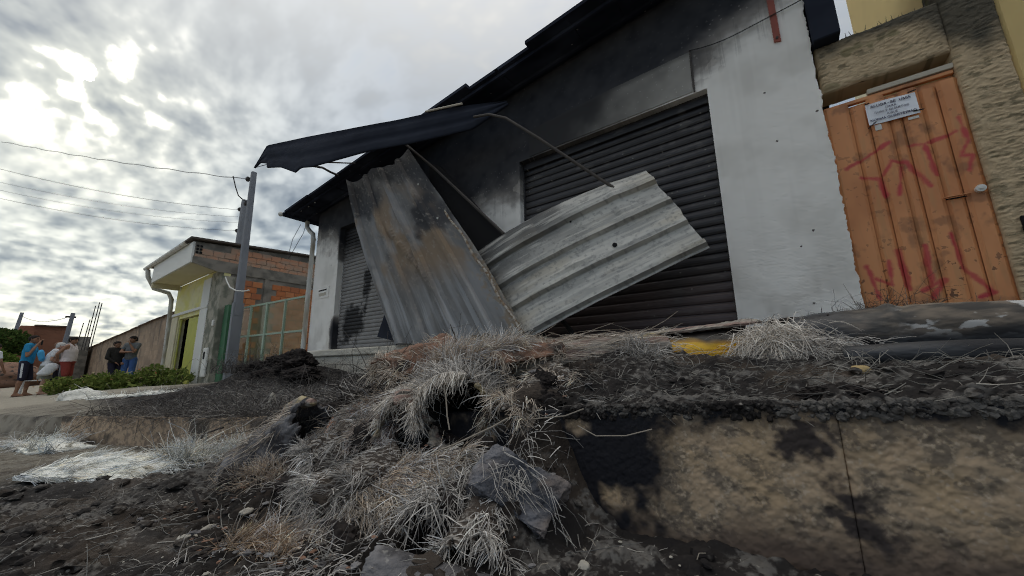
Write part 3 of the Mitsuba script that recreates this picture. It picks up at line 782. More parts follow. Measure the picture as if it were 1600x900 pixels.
# kerb stones
KB = 'kerb'
tag(KB, 'worn stone kerb with scorched faces along the pavement edge', 'kerb')
kx = [-8.6, -7.75, -6.95, -6.15, -5.3, -4.45, -3.6, -2.75, -1.9, -1.05, .072, .95, 2.0]
for i, (a, b) in enumerate(zip(kx[:-1], kx[1:])):
    fine_ = a > -1.5
    nx, nz = (300, 130) if fine_ else (40, 24)
    u, w = np.meshgrid(np.linspace(0, 1, nx), np.linspace(0, 1, nz), indexing='ij')
    X = a + .0002 + (b - a - .0004) * u
    zt, zb = kerb_z(X) + .004, street_z(X) - .12
    Z = zb + (zt - zb) * w
    q = np.stack([X * 5, Z * 5, 0 * X + i * 3.3], -1)
    d = .010 * (meshkit.fbm(q, 4, i) - .5) + .005 * (meshkit.fbm(q * 5, 3, i + 40) - .5) + .005 * (meshkit.fbm(q * 16, 2, i + 70) - .5)
    ed = np.minimum(np.minimum(X - a, b - X), (zt - Z))
    pit = meshkit.fbm(np.stack([X * 38, Z * 46, 0 * X + 5], -1), 3, i + 90)
    d = d + .014 * np.clip(pit - .62, 0, 1) + .002 * (meshkit.fbm(np.stack([X * 120, Z * 120, 0 * X], -1), 2, i) - .5)
    d = d + .002 * np.exp(-ed / .004) + .05 * np.clip(.5 - w, 0, 1) * 0
    Y = kerb_y(X) + .004 + d + .002 * ((i * 7) % 3 - 1)
    add(KB + '__stone', slab_of(np.stack([X, Y, Z], -1), np.array([0, .16, 0])), 'm_kerb', 55)
# ================================================================== neighbour house
mat('m_brick_a', lambda p, n, uv: MIX((0.52, 0.190, 0.075), (0.42, 0.145, 0.06), FB(p.x * 12, p.y * 12, p.z * 12, 3)), 0.85)
mat('m_brick_b', lambda p, n, uv: MIX((0.58, 0.240, 0.105), (0.48, 0.185, 0.08), FB(p.x * 12, p.y * 12, p.z * 12, 3)), 0.85)
mat('m_brick_c', lambda p, n, uv: MIX((0.44, 0.165, 0.075), (0.36, 0.13, 0.065), FB(p.x * 12, p.y * 12, p.z * 12, 3)), 0.85)
mat('m_brick_pale', lambda p, n, uv: MIX((0.52, 0.27, 0.165), (0.42, 0.29, 0.21), SS(0.35, 0.65, FB(p.x * 4, p.y * 4, p.z * 5, 4))), 0.88)
mat('m_concrete', lambda p, n, uv: MIX((0.26, 0.235, 0.20), (0.15, 0.14, 0.12), SS(0.35, 0.7, FB(p.x * 4, p.y * 4, p.z * 4, 4))), 0.92)
mat('m_moss_concrete', lambda p, n, uv: MIX((0.36, 0.34, 0.28), (0.17, 0.175, 0.14), SS(0.38, 0.62, FB(p.x * 4, p.y * 4, p.z * 3, 4))), 0.92)
mat('m_pale_yellow', lambda p, n, uv: MIX(MIX((0.70, 0.66, 0.42), (0.66, 0.62, 0.22), SS(0.35, 0.7, FB(p.x * 1.2, p.y * 1.2, p.z * 2, 4))), (0.46, 0.44, 0.36), SS(0.55, 0.75, FB(p.x * 5, p.y * 3, p.z * 2, 3)) * 0.6), 0.85)
mat('m_cream', lambda p, n, uv: MIX((0.62, 0.57, 0.42), (0.50, 0.45, 0.30), FB(p.x * 2, p.y * 2, p.z * 2, 3)), 0.85)
mat('m_yellow_door', (0.50, 0.50, 0.10), 0.5)
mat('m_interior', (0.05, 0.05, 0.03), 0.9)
mat('m_green_paint', lambda p, n, uv: MIX((0.035, 0.11, 0.055), (0.06, 0.16, 0.085), FB(p.x * 5, p.y * 5, p.z * 5, 3)), 0.5)
mat('m_fence_rail', lambda p, n, uv: MIX((0.40, 0.48, 0.38), (0.25, 0.36, 0.27), FB(p.x * 6, p.y * 6, p.z * 6, 3)), 0.55)
mat('m_pole', lambda p, n, uv: MIX((0.24, 0.25, 0.27), (0.17, 0.18, 0.20), FB(p.x * 5, p.y * 5, p.z * 2, 3)), 0.85)
NB = 'neighbour_house'
tag(NB, 'small half-plastered house with yellow door, white canopy and bare orange brick side', 'house')
xr = -13.98
face = sg.box(-18.95, -.9, xr, 3.10).difference(sg.box(-18.13, -.9, -15.73, 1.80))
add(NB + '__front_wall', extrude_xz(face, 3.9, 4.08), 'm_pale_yellow')
add(NB + '__pilaster', box(-15.72, -14.98, 3.86, 3.899, -.9, 2.93), 'm_white_paint')
add(NB + '__pilaster', box(-18.95, -18.2, 3.86, 3.899, -.9, 1.9), 'm_cream')
add(NB + '__lintel_moulding', box(-18.95, -14.98, 3.835, 3.898, 1.935, 2.03), 'm_white_paint')
add(NB + '__concrete_corner', box(-14.97, xr - .005, 3.872, 3.898, -.9, 3.05), 'm_moss_concrete')
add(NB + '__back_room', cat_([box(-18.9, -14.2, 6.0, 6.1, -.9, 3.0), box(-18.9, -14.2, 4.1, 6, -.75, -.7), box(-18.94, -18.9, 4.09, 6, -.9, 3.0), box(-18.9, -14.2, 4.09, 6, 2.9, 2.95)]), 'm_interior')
# folding yellow door, half open
for i in range(5):
    x0 = -17.05 + i * .26
    P = [(x0, 3.93 + .05 * (i % 2), z) for z in (-.72, 1.76)] + [(x0 + .25, 3.93 + .05 * ((i + 1) % 2), z) for z in (-.72, 1.76)]
    add(NB + '__door_leaf', hullpts(P + [(a, b + .03, c) for a, b, c in P]), 'm_yellow_door')
for i in range(2):
    add(NB + '__door_frame', box(-18.10 + i * 1.0, -18.05 + i * 1.0, 3.94, 3.98, -.72, 1.78), 'm_white_paint' if i else 'm_yellow_door')
add(NB + '__meter_box', box(-14.55, -14.20, 3.80, 3.87, -.25, .62, .02), 'm_white_paint')
add(NB + '__meter_box__window', box(-14.46, -14.32, 3.792, 3.80, .28, .50, .004), 'm_black')
add(NB + '__switch_box', box(-14.24, -14.10, 3.83, 3.872, 1.28, 1.46), 'm_white_paint')
add(NB + '__concrete_corner', box(xr + .001, xr + .014, 3.875, 4.21, -.9, 2.84), 'm_moss_concrete')
# canopy
add(NB + '__canopy_fascia', box(-18.6, xr + .0, 3.04, 3.10, 3.10, 3.74), 'm_white_paint')
add(NB + '__canopy_soffit', box(-18.6, xr - .02, 3.10, 3.90, 3.11, 3.17), 'm_cream')
add(NB + '__canopy_cheek', box(-18.6, -18.48, 3.06, 3.86, 2.93, 3.11), 'm_cream')
P = np.array([[(xx, 2.98 + .07 * math.cos(t_), 3.78 + .07 * math.sin(t_)) for t_ in np.linspace(math.pi, 2 * math.pi, 8)] for xx in (-19.6, -14.35)])
add(NB + '__canopy_gutter', slab_of(P, np.array([0, 0, .012])), 'm_pvc')
add(NB + '__downpipe', tube([(-19.3, 3.0, 3.72), (-19.35, 3.05, 3.45), (-19.5, 3.3, 3.05), (-19.55, 3.75, 2.95), (-19.5, 3.86, 2.7), (-19.3, 3.88, 1.0), (-19.2, 3.88, -.9)], .075, 10), 'm_pvc', True)
P = [(-19.5, 2.95, 3.80), (xr + .12, 2.95, 3.80), (-19.5, 9.3, 4.20), (xr + .12, 9.3, 4.20)]
add(NB + '__roof', hullpts(P + [(a, b, c + .05) for a, b, c in P]), 'm_roof_top')
# side wall: mortar backing, bricks, concrete band and column
P = [(xr - .2, 3.1, -.9), (xr - .2, 9, -.9), (xr - .2, 3.1, 3.78), (xr - .2, 9, 4.14)]
add(NB + '__side_wall', hullpts([(xr - .2, 3.92, -.9), (xr - .2, 9, -.9), (xr - .2, 3.92, 3.80), (xr - .2, 9, 4.14), (xr - .02, 3.92, -.9), (xr - .02, 9, -.9), (xr - .02, 3.92, 3.80), (xr - .02, 9, 4.14)]), 'm_concrete')
add(NB + '__canopy_end', hullpts([(xr - .2, 3.06, 3.11), (xr - .02, 3.06, 3.11), (xr - .2, 3.93, 3.11), (xr - .02, 3.93, 3.11), (xr - .2, 3.06, 3.75), (xr - .02, 3.06, 3.75), (xr - .2, 3.93, 3.8), (xr - .02, 3.93, 3.8)]), 'm_concrete')
P = [(xr - .03, 3.08, 3.10), (xr + .012, 3.08, 3.10), (xr - .03, 3.75, 2.93), (xr + .012, 3.75, 2.93), (xr - .03, 9, 2.93), (xr + .012, 9, 2.93), (xr - .03, 9, 3.20), (xr + .012, 9, 3.20), (xr - .03, 3.08, 3.30), (xr + .012, 3.08, 3.30)]
add(NB + '__concrete_band', hullpts(P), 'm_concrete')
add(NB + '__concrete_column', box(xr - .03, xr + .014, 5.05, 5.16, -.9, 2.93), 'm_concrete')
bm = mikit.ply(box(-.012, .012, 0, .282, 0, .182, .004), 'm_brick_a')
r3 = np.random.default_rng(3)
n = 0
for row in range(25):
    z = -.75 + row * .197
    lower = z + .182 < 2.95
    if not lower and z < 3.17: continue
    y = 3.97 if lower else 3.12
    y -= .145 * (row % 2)
    while y < 8.6:
        ztop = 3.72 + .07 * max(0, y - 3) - .02
        if y > (4.22 if lower else 3.09) and not (lower and y < 5.2 and y + .282 > 5.0) and z + .182 < ztop and (z > .2):
            k = NB + '__brick' + (f'_{n:03d}' if n else '')
            if n < 290:
                scene[k] = {**bm, 'to_world': T().translate([xr - .012 + .006 * r3.random(), y, z + .004 * r3.standard_normal()]).rotate([1, 0, 0], float(r3.normal(0, .6))),
                            'bsdf': {'type': 'ref', 'id': (('m_brick_a', 'm_brick_b', 'm_brick_c')[r3.choice(3, p=[.5, .35, .15])] if lower else 'm_brick_pale')}}
            n += 1
        y += .295
add(NB + '__vent_block', cat_([box(xr - .01, xr + .02, 3.13 + .09 * i, 3.19 + .09 * i, 3.40 + .1 * k, 3.46 + .1 * k) for i in range(2) for k in range(3)]), 'm_black')
add(NB + '__cable', tube([(-13.6, 3.84, 2.72), (-13.42, 3.84, 2.56), (-13.1, 3.84, 2.34), (-12.6, 3.84, 2.18), (-12.0, 3.84, 2.08), (-11.6, 3.84, 2.06)], .018, 6), 'm_white_paint', label='loose white cable looping past the pole')

# green fence between the two houses
FE = 'grid_fence'
tag(FE, 'green framed grid fence with dull panes between the two houses', 'fence')
A, Bq = np.array([-13.3, 4.236]), np.array([-9.72, 4.512])


def fp(t, z, o=0):
    q = A + (Bq - A) * t
    return (q[0] - .0 * o, q[1] - o, z)


def fbar(t0, t1, z0, z1, w):
    P = [fp(t0, z0, -w), fp(t1, z0, -w), fp(t0, z1, -w), fp(t1, z1, -w), fp(t0, z0, w), fp(t1, z0, w), fp(t0, z1, w), fp(t1, z1, w)]
    return hullpts(P)


ts = [0.0, .20, .455, .72, 1.0]
for i, t_ in enumerate(ts):
    w = .022 if i in (2,) else .012
    if i == 4: w = .03
    add(FE + '__post', fbar(t_ - w / 2, t_ + w / 2, -.1, 1.80 + (.1 if i == 4 else 0), .03), 'm_fence_rail' if i else 'm_green_paint')
for i in range(4):
    for z in (1.77, .90, .06):
        add(FE + '__rail', fbar(ts[i] + .012, ts[i + 1] - .012, z - .025, z + .025, .022), 'm_fence_rail')
scene['m_dull_pane'] = {'type': 'blendbsdf', 'weight': 0.42, 'a': {'type': 'thindielectric', 'int_ior': 1.3},
                        'b': {'type': 'twosided', 'bsdf': {'type': 'diffuse', 'reflectance': {'type': 'rgb', 'value': [0.19, 0.18, 0.075]}}}}
for i in range(4):
    for (z0, z1) in ((.93, 1.74), (.09, .87)):
        P = np.array([[fp(t_, z) for z in (z0, z1)] for t_ in (ts[i] + .013, ts[i + 1] - .013)])
        add(FE + '__pane', grid_mesh(P), 'm_dull_pane')
add('green_post', hullpts([(-13.93, 4.02, -.5), (-13.48, 4.02, -.5), (-13.93, 4.16, -.5), (-13.48, 4.16, -.5), (-13.93, 4.02, 1.90), (-13.58, 4.02, 1.90), (-13.93, 4.16, 1.90), (-13.58, 4.16, 1.90)]), 'm_green_paint',
    label='broad green painted post at the left end of the grid fence', cat='post')

# utility poles, insulators, wires
def pole(key, base, top, w, d, label):
    b, t_ = np.array(base, float), np.array(top, float)
    P = []
    for q, s in ((b, 1.25), (t_, .85)):
        for sx in (-1, 1):
            for sy in (-1, 1):
                P += [q + np.array([sx * w * s * .5, sy * d * s * .38, 0]), q + np.array([sx * w * s * .38, sy * d * s * .5, 0])]
    add(key, hullpts(P), 'm_pole')
    tag(key, label, 'utility pole')


add('utility_pole__pole_base', hullpts([(-12.80 + a_ * .075 - (.035 if c_ > 0 else 0), 4.02 + b_ * .13, c_) for a_ in (-1, 1) for b_ in (-1, 1) for c_ in (-.6, 1.86)]), 'm_pole')
pole('utility_pole', (-12.84, 4.02, 1.5), (-12.97, 4.02, 6.06), .155, .16, 'tall grey concrete pole standing by the green post, nearer of two')
pole('utility_pole_001', (-27.9, 8.4, -.8), (-27.95, 8.4, 10.9), .48, .42, 'grey concrete pole farther back, its top below and left of the nearer pole')
for (pk, c, s) in (('utility_pole', (-13.30, 3.98, 5.92), 1.0), ('utility_pole', (-13.20, 3.98, 5.05), .8), ('utility_pole_001', (-28.5, 8.3, 10.4), 1.7), ('utility_pole_001', (-28.5, 8.3, 8.9), 1.5)):
    c = np.array(c)
    add(pk + '__insulator', cat_([rod(c - [0, 0, .07 * s], c + [0, 0, .07 * s], .045 * s, 8), rod(c - [0, 0, .03 * s], c + [0, 0, .03 * s], .07 * s, 8)]), 'm_rod')
    add(pk + '__bracket', rod(c, c + np.array([.30 * s, .02, 0]), .018 * s, 5), 'm_black_iron')


def wire(a, b, sag, r, label, wob=0):
    a, b = np.array(a, float), np.array(b, float)
    t_ = np.linspace(0, 1, 40)[:, None]
    P = a * (1 - t_) + b * t_
    P[:, 2] -= sag * 4 * t_[:, 0] * (1 - t_[:, 0])
    P[:, 2] += wob * np.sin(t_[:, 0] * 55)
    add('overhead_wire', tube(P, r, 5), 'm_black_iron', label=label, cat='wire')


wire((-13.32, 3.98, 5.92), (-26.0, -1.15, 9.62), .10, .011, 'thick twisted wire running left from the top of the nearer pole', .018)
wire((-28.6, 8.3, 10.4), (-34.0, -1.5, 11.0), .35, .012, 'upper wire running left from the farther pole')
wire((-28.6, 8.3, 9.9), (-34.0, -1.4, 10.25), .35, .008, 'second thin wire from the farther pole')
wire((-28.6, 8.3, 9.5), (-34.0, -1.3, 9.80), .35, .008, 'third thin wire from the farther pole')
wire((-28.5, 8.3, 8.9), (-34.0, -1.2, 9.35), .35, .011, 'lowest wire running left from the farther pole')
add('wire_loop', tube([(-13.9, 3.75, 6.12), (-13.7, 3.8, 5.7), (-13.5, 3.85, 5.36), (-13.3, 3.92, 5.2), (-13.18, 3.98, 5.12)], .018, 6), 'm_black_iron', True, 'drooping wire loop beside the top of the nearer pole', 'wire')
add('loose_wire', tube([(-10.75, 4.4, 2.9), (-10.78, 4.4, 3.1), (-10.65, 4.4, 3.45), (-10.3, 4.42, 3.8)], .007, 5), 'm_black_iron', label='thin loose wire hanging below the left gutter, left one', cat='wire')
add('loose_wire', tube([(-10.72, 4.4, 2.95), (-10.3, 4.4, 3.3), (-10.1, 4.42, 3.5), (-9.98, 4.42, 3.75)], .007, 5), 'm_black_iron', label='thin loose wire slanting down from the left gutter, right one', cat='wire')

# long boundary wall with tile coping
LW = 'boundary_wall'
tag(LW, 'long tan block wall with dark tile coping behind the onlookers', 'wall')


def f_longwall(p, n, uv):
    x, z = p.x, p.z
    zz = z / 0.21
    xx = x / 0.42 + 0.5 * dr.floor(zz)
    joint = dr.minimum(SS(0.0, 0.10, dr.abs(zz - dr.floor(zz) - 0.5) * -1 + 0.5), SS(0.0, 0.05, 0.5 - dr.abs(xx - dr.floor(xx) - 0.5)))
    a = FB(x * 1.1, p.y, z * 1.3, 4)
    c = MIX((0.30, 0.22, 0.155), (0.22, 0.165, 0.12), SS(0.35, 0.7, a))
    c = MIX(c, c * (0.75 + 0.5 * mikit.cell_rand(dr.floor(xx), dr.floor(zz), 1.0)), 0.5)
    c = MIX((0.21, 0.175, 0.14), c, 0.55 + 0.45 * joint)
    return MIX(c, (0.09, 0.08, 0.07), SS(0.58, 0.75, FB(x * 2.5, z * 0.6, 3.0, 3)) * 0.6)


mat('m_longwall', f_longwall, 0.9)
mat('m_old_tile', lambda p, n, uv: MIX((0.085, 0.065, 0.055), (0.16, 0.12, 0.10), FB(p.x * 5, p.y * 5, p.z * 5, 3)), 0.9)


def lw(x):
    t_ = (x + 19.6) / (-54 + 19.6)
    return 4.15 + .85 * t_, 2.32 - .50 * t_


P = []
for x in (-19.6, -54):
    y, z = lw(x)
    P += [(x, y, -1.2), (x, y + .18, -1.2), (x, y, z), (x, y + .18, z)]
add(LW + '__wall', hullpts(P), 'm_longwall')
r4 = np.random.default_rng(8)
for i in range(64):
    x = -19.6 - i * .535
    y, z = lw(x - .25)
    d = .03 * r4.standard_normal()
    P = [(x - .5, y - .13, z - .03 + d * .5), (x, y - .13, z - .03 + d * .5), (x - .5, y + .09, z + .11 + d), (x, y + .09, z + .11 + d * .7), (x - .5, y + .28, z - .02), (x, y + .28, z - .02)]
    add(LW + '__coping_tile', hullpts(P), 'm_old_tile')

# far background
mat('m_far_brick', lambda p, n, uv: MIX((0.28, 0.125, 0.075), (0.20, 0.095, 0.06), FB(p.x * 1.5, p.y * 1.5, p.z * 4, 4)), 0.9)
FH = 'brick_house'
tag(FH, 'distant red brick house with flat roof behind the onlookers', 'house')
add(FH + '__wall', box(-52, -46, .9, 3.15, -1.3, 3.35), 'm_far_brick')
add(FH + '__annex', box(-50, -45.5, .2, 1.6, -1.3, 2.95), 'm_far_brick')
add(FH + '__roof_edge', box(-52.1, -45.8, 1.55, 3.3, 3.352, 3.45), 'm_old_tile')
add(FH + '__rear_wall', box(-51, -46.5, 3.16, 4.6, -1.3, 2.70), 'm_concrete')
pole('utility_pole_002', (-44.5, 3.0, -1), (-44.4, 3.20, 4.35), .30, .26, 'dark pole in front of the distant red brick house')
add('utility_pole_002__crossarm', box(-44.6, -44.45, 2.85, 3.4, 4.0, 4.12), 'm_rod')
pole('utility_pole_003', (-62, .7, -1), (-62, 1.12, 5.8), .32, .3, 'slim far pole rising out of the trees at the left')
for i, (y, z) in enumerate(((4.05, 3.9), (4.2, 5.0), (4.38, 5.3), (4.52, 5.25), (3.75, 3.6))):
    c = [rod((-44 + a_, y * .98 + b_, 1.5), (-44 + a_, y * .98 + .12 + b_, z), .022, 5) for a_, b_ in ((0, 0), (.18, .0))]
    add('rebar_column', cat_(c), 'm_rod', label=['short rebar rod beside the far roof', 'leftmost tall rebar rod above the boundary wall', 'tallest rebar rod above the boundary wall', 'rightmost tall rebar rod above the boundary wall', 'shortest rebar rod close to the dark pole'][i], cat='rebar')
wire((-44.4, 3.1, 4.1), (-62, 1.1, 5.5), .5, .02, 'far thin wire strung between the two distant poles')
# ================================================================== burnt pipes and fibre
def fibre_mat(name, base_mix):
    scene[name] = {'type': 'twosided', 'bsdf': {'type': 'principled', 'base_color': {'type': 'mesh_attribute', 'name': 'vertex_color'}, 'roughness': 0.75, 'specular': 0.25}}


fibre_mat('m_fibre', None)


def strands(B, D, L, r, curl=.15, sag=0.0, segs=3, seed=0, tone=((.27, .25, .235), (.42, .39, .36)), root=None, rootmix=.5, mul=None):
    """Many tapered fibres from base points B along directions D. Returns mesh and vertex colours."""
    g = np.random.default_rng(seed)
    n = len(B)
    D = D / (np.linalg.norm(D, axis=1, keepdims=True) + 1e-9)
    L = np.broadcast_to(L, (n,))
    L = np.minimum(L, 2.0 * np.median(L))
    W = g.standard_normal((n, 3)); W -= D * (W * D).sum(1, keepdims=True); W /= np.linalg.norm(W, axis=1, keepdims=True) + 1e-9
    W2 = np.cross(D, W)
    rr = r * np.exp(g.normal(0, .28, n))
    cc = curl * g.normal(0, 1, n)
    c2 = curl * .5 * g.normal(0, 1, n)
    V, nsides = [], 3
    lo, hi = np.array(tone[0]), np.array(tone[1])
    t0 = g.random((n, 1)) ** 1.3
    col = (lo + (hi - lo) * t0) * (1 + .08 * g.standard_normal((n, 1)))
    if mul is not None: col = col * mul
    C = []
    for k in range(segs + 1):
        t = k / segs
        P = B + D * (L * t)[:, None] + W * (L * cc * t * t)[:, None] + W2 * (L * c2 * np.sin(t * 3.1))[:, None]
        P[:, 2] -= sag * L * t * t
        w = rr * (1.0 - .55 * t)
        for j in range(nsides):
            a = 2 * np.pi * j / nsides
            V.append(P + (math.cos(a) * W + math.sin(a) * W2) * w[:, None])
            if root is not None:
                m_ = rootmix * (1 - t) ** 1.2
                C.append(col * (1 - m_) + np.array(root) * m_)
            else:
                C.append(col)
    V, C = np.stack(V, 1), np.stack(C, 1)
    m = V.shape[1]
    F = []
    for k in range(segs):
        for j in range(nsides):
            a, b = k * nsides + j, k * nsides + (j + 1) % nsides
            F += [(a, b, b + nsides), (a, b + nsides, a + nsides)]
    F = np.array(F)
    F = (F[None] + (np.arange(n) * m)[:, None, None]).reshape(-1, 3)
    return trimesh.Trimesh(V.reshape(-1, 3), F, process=False), np.clip(C.reshape(-1, 3), .01, .9)


def add_strands(key, parts, **kw):
    ms, cs = zip(*parts)
    return add(key, cat_(ms), 'm_fibre', True, color=np.vstack(cs), **kw)


def on_ground(x, y, up=0.0):
    return np.stack([x, y, ground_h(x, y) + up], 1)


def normal_at(x, y, e=.03):
    zx = (ground_h(x + e, y, False) - ground_h(x - e, y, False)) / (2 * e)
    zy = (ground_h(x, y + e, False) - ground_h(x, y - e, False)) / (2 * e)
    n = np.stack([-zx, -zy, np.ones_like(zx)], 1)
    return n / np.linalg.norm(n, axis=1, keepdims=True)


WHITE = ((.62, .62, .58), (.84, .84, .80))
GREY = ((.21, .195, .18), (.82, .78, .73))
PALE = ((.50, .46, .41), (.86, .81, .74))
TAN = ((.27, .22, .175), (.80, .72, .62))
DARK = ((.05, .045, .042), (.20, .18, .165))


def shell(a, b, ra, rb, thick, seed, arc=(0, 2 * math.pi), nl=40, na=64, wob=.10, ragged=.05, up=(0, 0, 1)):
    """A burnt hollow pipe: thick-walled tube with frayed wobbly wall and ragged mouth."""
    a, b = np.array(a, float), np.array(b, float)
    t = (b - a) / np.linalg.norm(b - a)
    u = np.cross(t, np.array(up, float)); u /= np.linalg.norm(u)
    w = np.cross(u, t)
    S, A = np.meshgrid(np.linspace(0, 1, nl), np.linspace(arc[0], arc[1], na), indexing='ij')
    q = np.stack([np.cos(A) * 1.5, np.sin(A) * 1.5, S * 3], -1) + seed
    mouth = ragged * (meshkit.fbm(q * np.array([2.2, 2.2, 0]) + seed, 3, seed) - .5) * 2
    S2 = S + mouth * (1 - S) ** 6
    R = ra + (rb - ra) * S
    R = R * (1 + wob * (meshkit.fbm(q * 1.3, 4, seed) - .5) * 2 + .04 * (meshkit.fbm(q * 7, 3, seed + 1) - .5) * 2)
    C = a + (b - a) * S2[..., None]
    rad = np.cos(A)[..., None] * u + np.sin(A)[..., None] * w
    return slab_of(C + rad * R[..., None], -rad * thick)


def f_ash(p, n, uv):
    a = FB(p.x * 7, p.y * 7, p.z * 7, 4)
    g = FB(p.x * 60, p.y * 60, p.z * 60, 3)
    c = MIX((0.20, 0.195, 0.20), (0.11, 0.105, 0.11), SS(0.35, 0.68, a))
    c = MIX(c, (0.045, 0.043, 0.046), SS(0.50, 0.68, FB(p.x * 12, p.y * 12, p.z * 12, 4)) * 0.8)
    return MIX(c, (0.33, 0.32, 0.30), SS(0.62, 0.75, g) * 0.5)


mat('m_ash', f_ash, 0.95, bump=lambda p, n, uv: FB(p.x * 50, p.y * 50, p.z * 50, 4), bscale=0.012, eps=1.5e-3)
mat('m_mat_base', lambda p, n, uv: MIX(MIX((0.085, 0.066, 0.052), (0.035, 0.030, 0.027), FB(p.x * 9, p.y * 9, p.z * 9, 4)), (0.34, 0.315, 0.285), SS(0.47, 0.62, FB(p.x * 47 + p.y * 31 + p.z * 39, p.y * 83 - p.x * 37 + p.z * 29, p.z * 97 - p.x * 41 + p.y * 43, 5)) * SS(0.35, 0.6, FB(p.x * 8, p.y * 8, p.z * 8, 3))), 0.95, bump=lambda p, n, uv: FB(p.x * 47 + p.y * 31 + p.z * 39, p.y * 83 - p.x * 37 + p.z * 29, p.z * 97 - p.x * 41 + p.y * 43, 4), bscale=0.012, eps=1e-3)
mat('m_char', lambda p, n, uv: MIX((0.012, 0.010, 0.010), (0.035, 0.028, 0.025), FB(p.x * 20, p.y * 20, p.z * 20, 3)), 0.95)
mat('m_rusty_earth', lambda p, n, uv: MIX(MIX((0.28, 0.155, 0.105), (0.16, 0.105, 0.08), FB(p.x * 14, p.y * 14, p.z * 14, 4)), (0.06, 0.05, 0.045), SS(0.55, 0.7, FB(p.x * 7, p.y * 7, p.z * 7, 4))), 0.95,
    bump=lambda p, n, uv: FB(p.x * 60, p.y * 60, p.z * 60, 3), bscale=0.01, eps=1.5e-3)


def f_wrap(p, n, uv):
    # fibre-wrapped pipe: grain along the pipe, greys with pinkish and ochre streaks
    s = p.x * 0.55 + p.y * 0.80
    r = p.z * 1.0 - p.x * 0.10
    o = p.x * 0.82 - p.y * 0.56
    g = FB(r * 90, o * 60, s * 3, 4)
    a = FB(r * 22, o * 16, s * 2.2, 4)
    c = MIX((0.22, 0.20, 0.18), (0.40, 0.36, 0.30), SS(0.3, 0.7, g))
    c = MIX(c, (0.24, 0.14, 0.12), SS(0.52, 0.68, a) * 0.7)
    c = MIX(c, (0.42, 0.34, 0.17), SS(0.56, 0.7, FB(r * 14 + 4, o * 14, s * 1.7, 3)) * 0.7)
    return MIX(c, (0.06, 0.055, 0.05), SS(0.60, 0.74, FB(r * 40, o * 40, s * 1.3 + 7, 3)))


mat('m_wrap', f_wrap, 0.9, bump=lambda p, n, uv: FB((p.z - .1 * p.x) * 110, (p.x * .82 - p.y * .56) * 80, (p.x * .55 + p.y * .8) * 4, 3), bscale=0.010, eps=1e-3)
mat('m_yellow_core', lambda p, n, uv: MIX(MIX((0.80, 0.47, 0.02), (0.62, 0.32, 0.015), SS(.45, .55, FB(p.z * 120, p.x * 2, p.y * 2, 2))), (0.02, 0.017, 0.015), SS(0.10, 0.155, p.z + 0.05 * FB(p.x * 9, p.y * 9, p.z * 4, 3))), 0.4, spec=0.5)


def f_blackpipe(p, n, uv):
    a = FB(p.x * 5, p.y * 9, p.z * 14, 4)
    g = FB(p.x * 40, p.y * 40, p.z * 60, 3)
    c = MIX((0.055, 0.057, 0.062), (0.022, 0.022, 0.025), SS(0.35, 0.65, a))
    c = MIX(c, (0.17, 0.165, 0.155), SS(0.06, 0.20, p.x) * SS(0.15, 0.20, p.z + 0.03 * a) * 0.0)
    top = SS(0.06, 0.15, p.z - 0.02 * p.x + (a - 0.5) * 0.05)
    c = MIX(c, MIX((0.19, 0.155, 0.12), (0.055, 0.05, 0.045), SS(0.35, 0.65, FB(p.x * 9, p.y * 16, p.z * 20, 4))), top * SS(0.16, 0.34, p.x) * 0.9)
    return MIX(c, (0.55, 0.55, 0.54), SS(0.56, 0.64, FB(p.x * 14, p.y * 14, p.z * 22, 4)) * SS(0.38, 0.5, p.x) * top * 0.8)


mat('m_black_pipe', f_blackpipe, lambda p, n, uv: 0.42 + 0.4 * SS(0.2, 0.6, p.x), spec=0.5, bump=lambda p, n, uv: FB(p.x * 14, p.y * 30, p.z * 40, 3), bscale=0.006)

# --- pipe A: the frayed fibre-wrapped pipe with the yellow core
a, b, ra, rb = PIPES['A']
A_, B_ = np.array(a), np.array(b)
PA = 'fibre_wrapped_pipe'
tag(PA, 'long frayed fibre-wrapped pipe lying behind the kerb, its yellow core exposed at the right end', 'pipe')
tA = (B_ - A_) / np.linalg.norm(B_ - A_)
add(PA + '__shell', shell(A_, A_ + (B_ - A_) * .62, ra, .135, .022, 3, nl=90, na=110, wob=.14, ragged=.07), 'm_wrap', True)
add(PA + '__wrap_flap', shell(A_ + (B_ - A_) * .54, A_ + (B_ - A_) * 1.02, .142, .165, .012, 8, arc=(.34 * math.pi, 1.02 * math.pi), wob=.08, ragged=.06), 'm_wrap', True, label='torn wrap lifted off the yellow core')
add(PA + '__core', shell(A_ + (B_ - A_) * .56, A_ + (B_ - A_) * 1.10, .118, .118, .012, 2, wob=.0, ragged=0), 'm_yellow_core', True, label='exposed yellow inner pipe')
g = np.random.default_rng(21)


def pipe_frame(k):
    a, b, ra, rb = PIPES[k]
    a, b = np.array(a), np.array(b)
    t = (b - a) / np.linalg.norm(b - a)
    u = np.cross(t, [0, 0, 1.0]); u /= np.linalg.norm(u)
    return a, b, ra, rb, t, u, np.cross(u, t)


def on_pipe(k, n, s0, s1, a0, a1, rmul=1.0):
    a, b, ra, rb, t, u, w = pipe_frame(k)
    s, an = g.uniform(s0, s1, n), g.uniform(a0, a1, n)
    rad = np.cos(an)[:, None] * u + np.sin(an)[:, None] * w
    return a + (b - a) * s[:, None] + rad * ((ra + (rb - ra) * s) * rmul)[:, None], rad, t


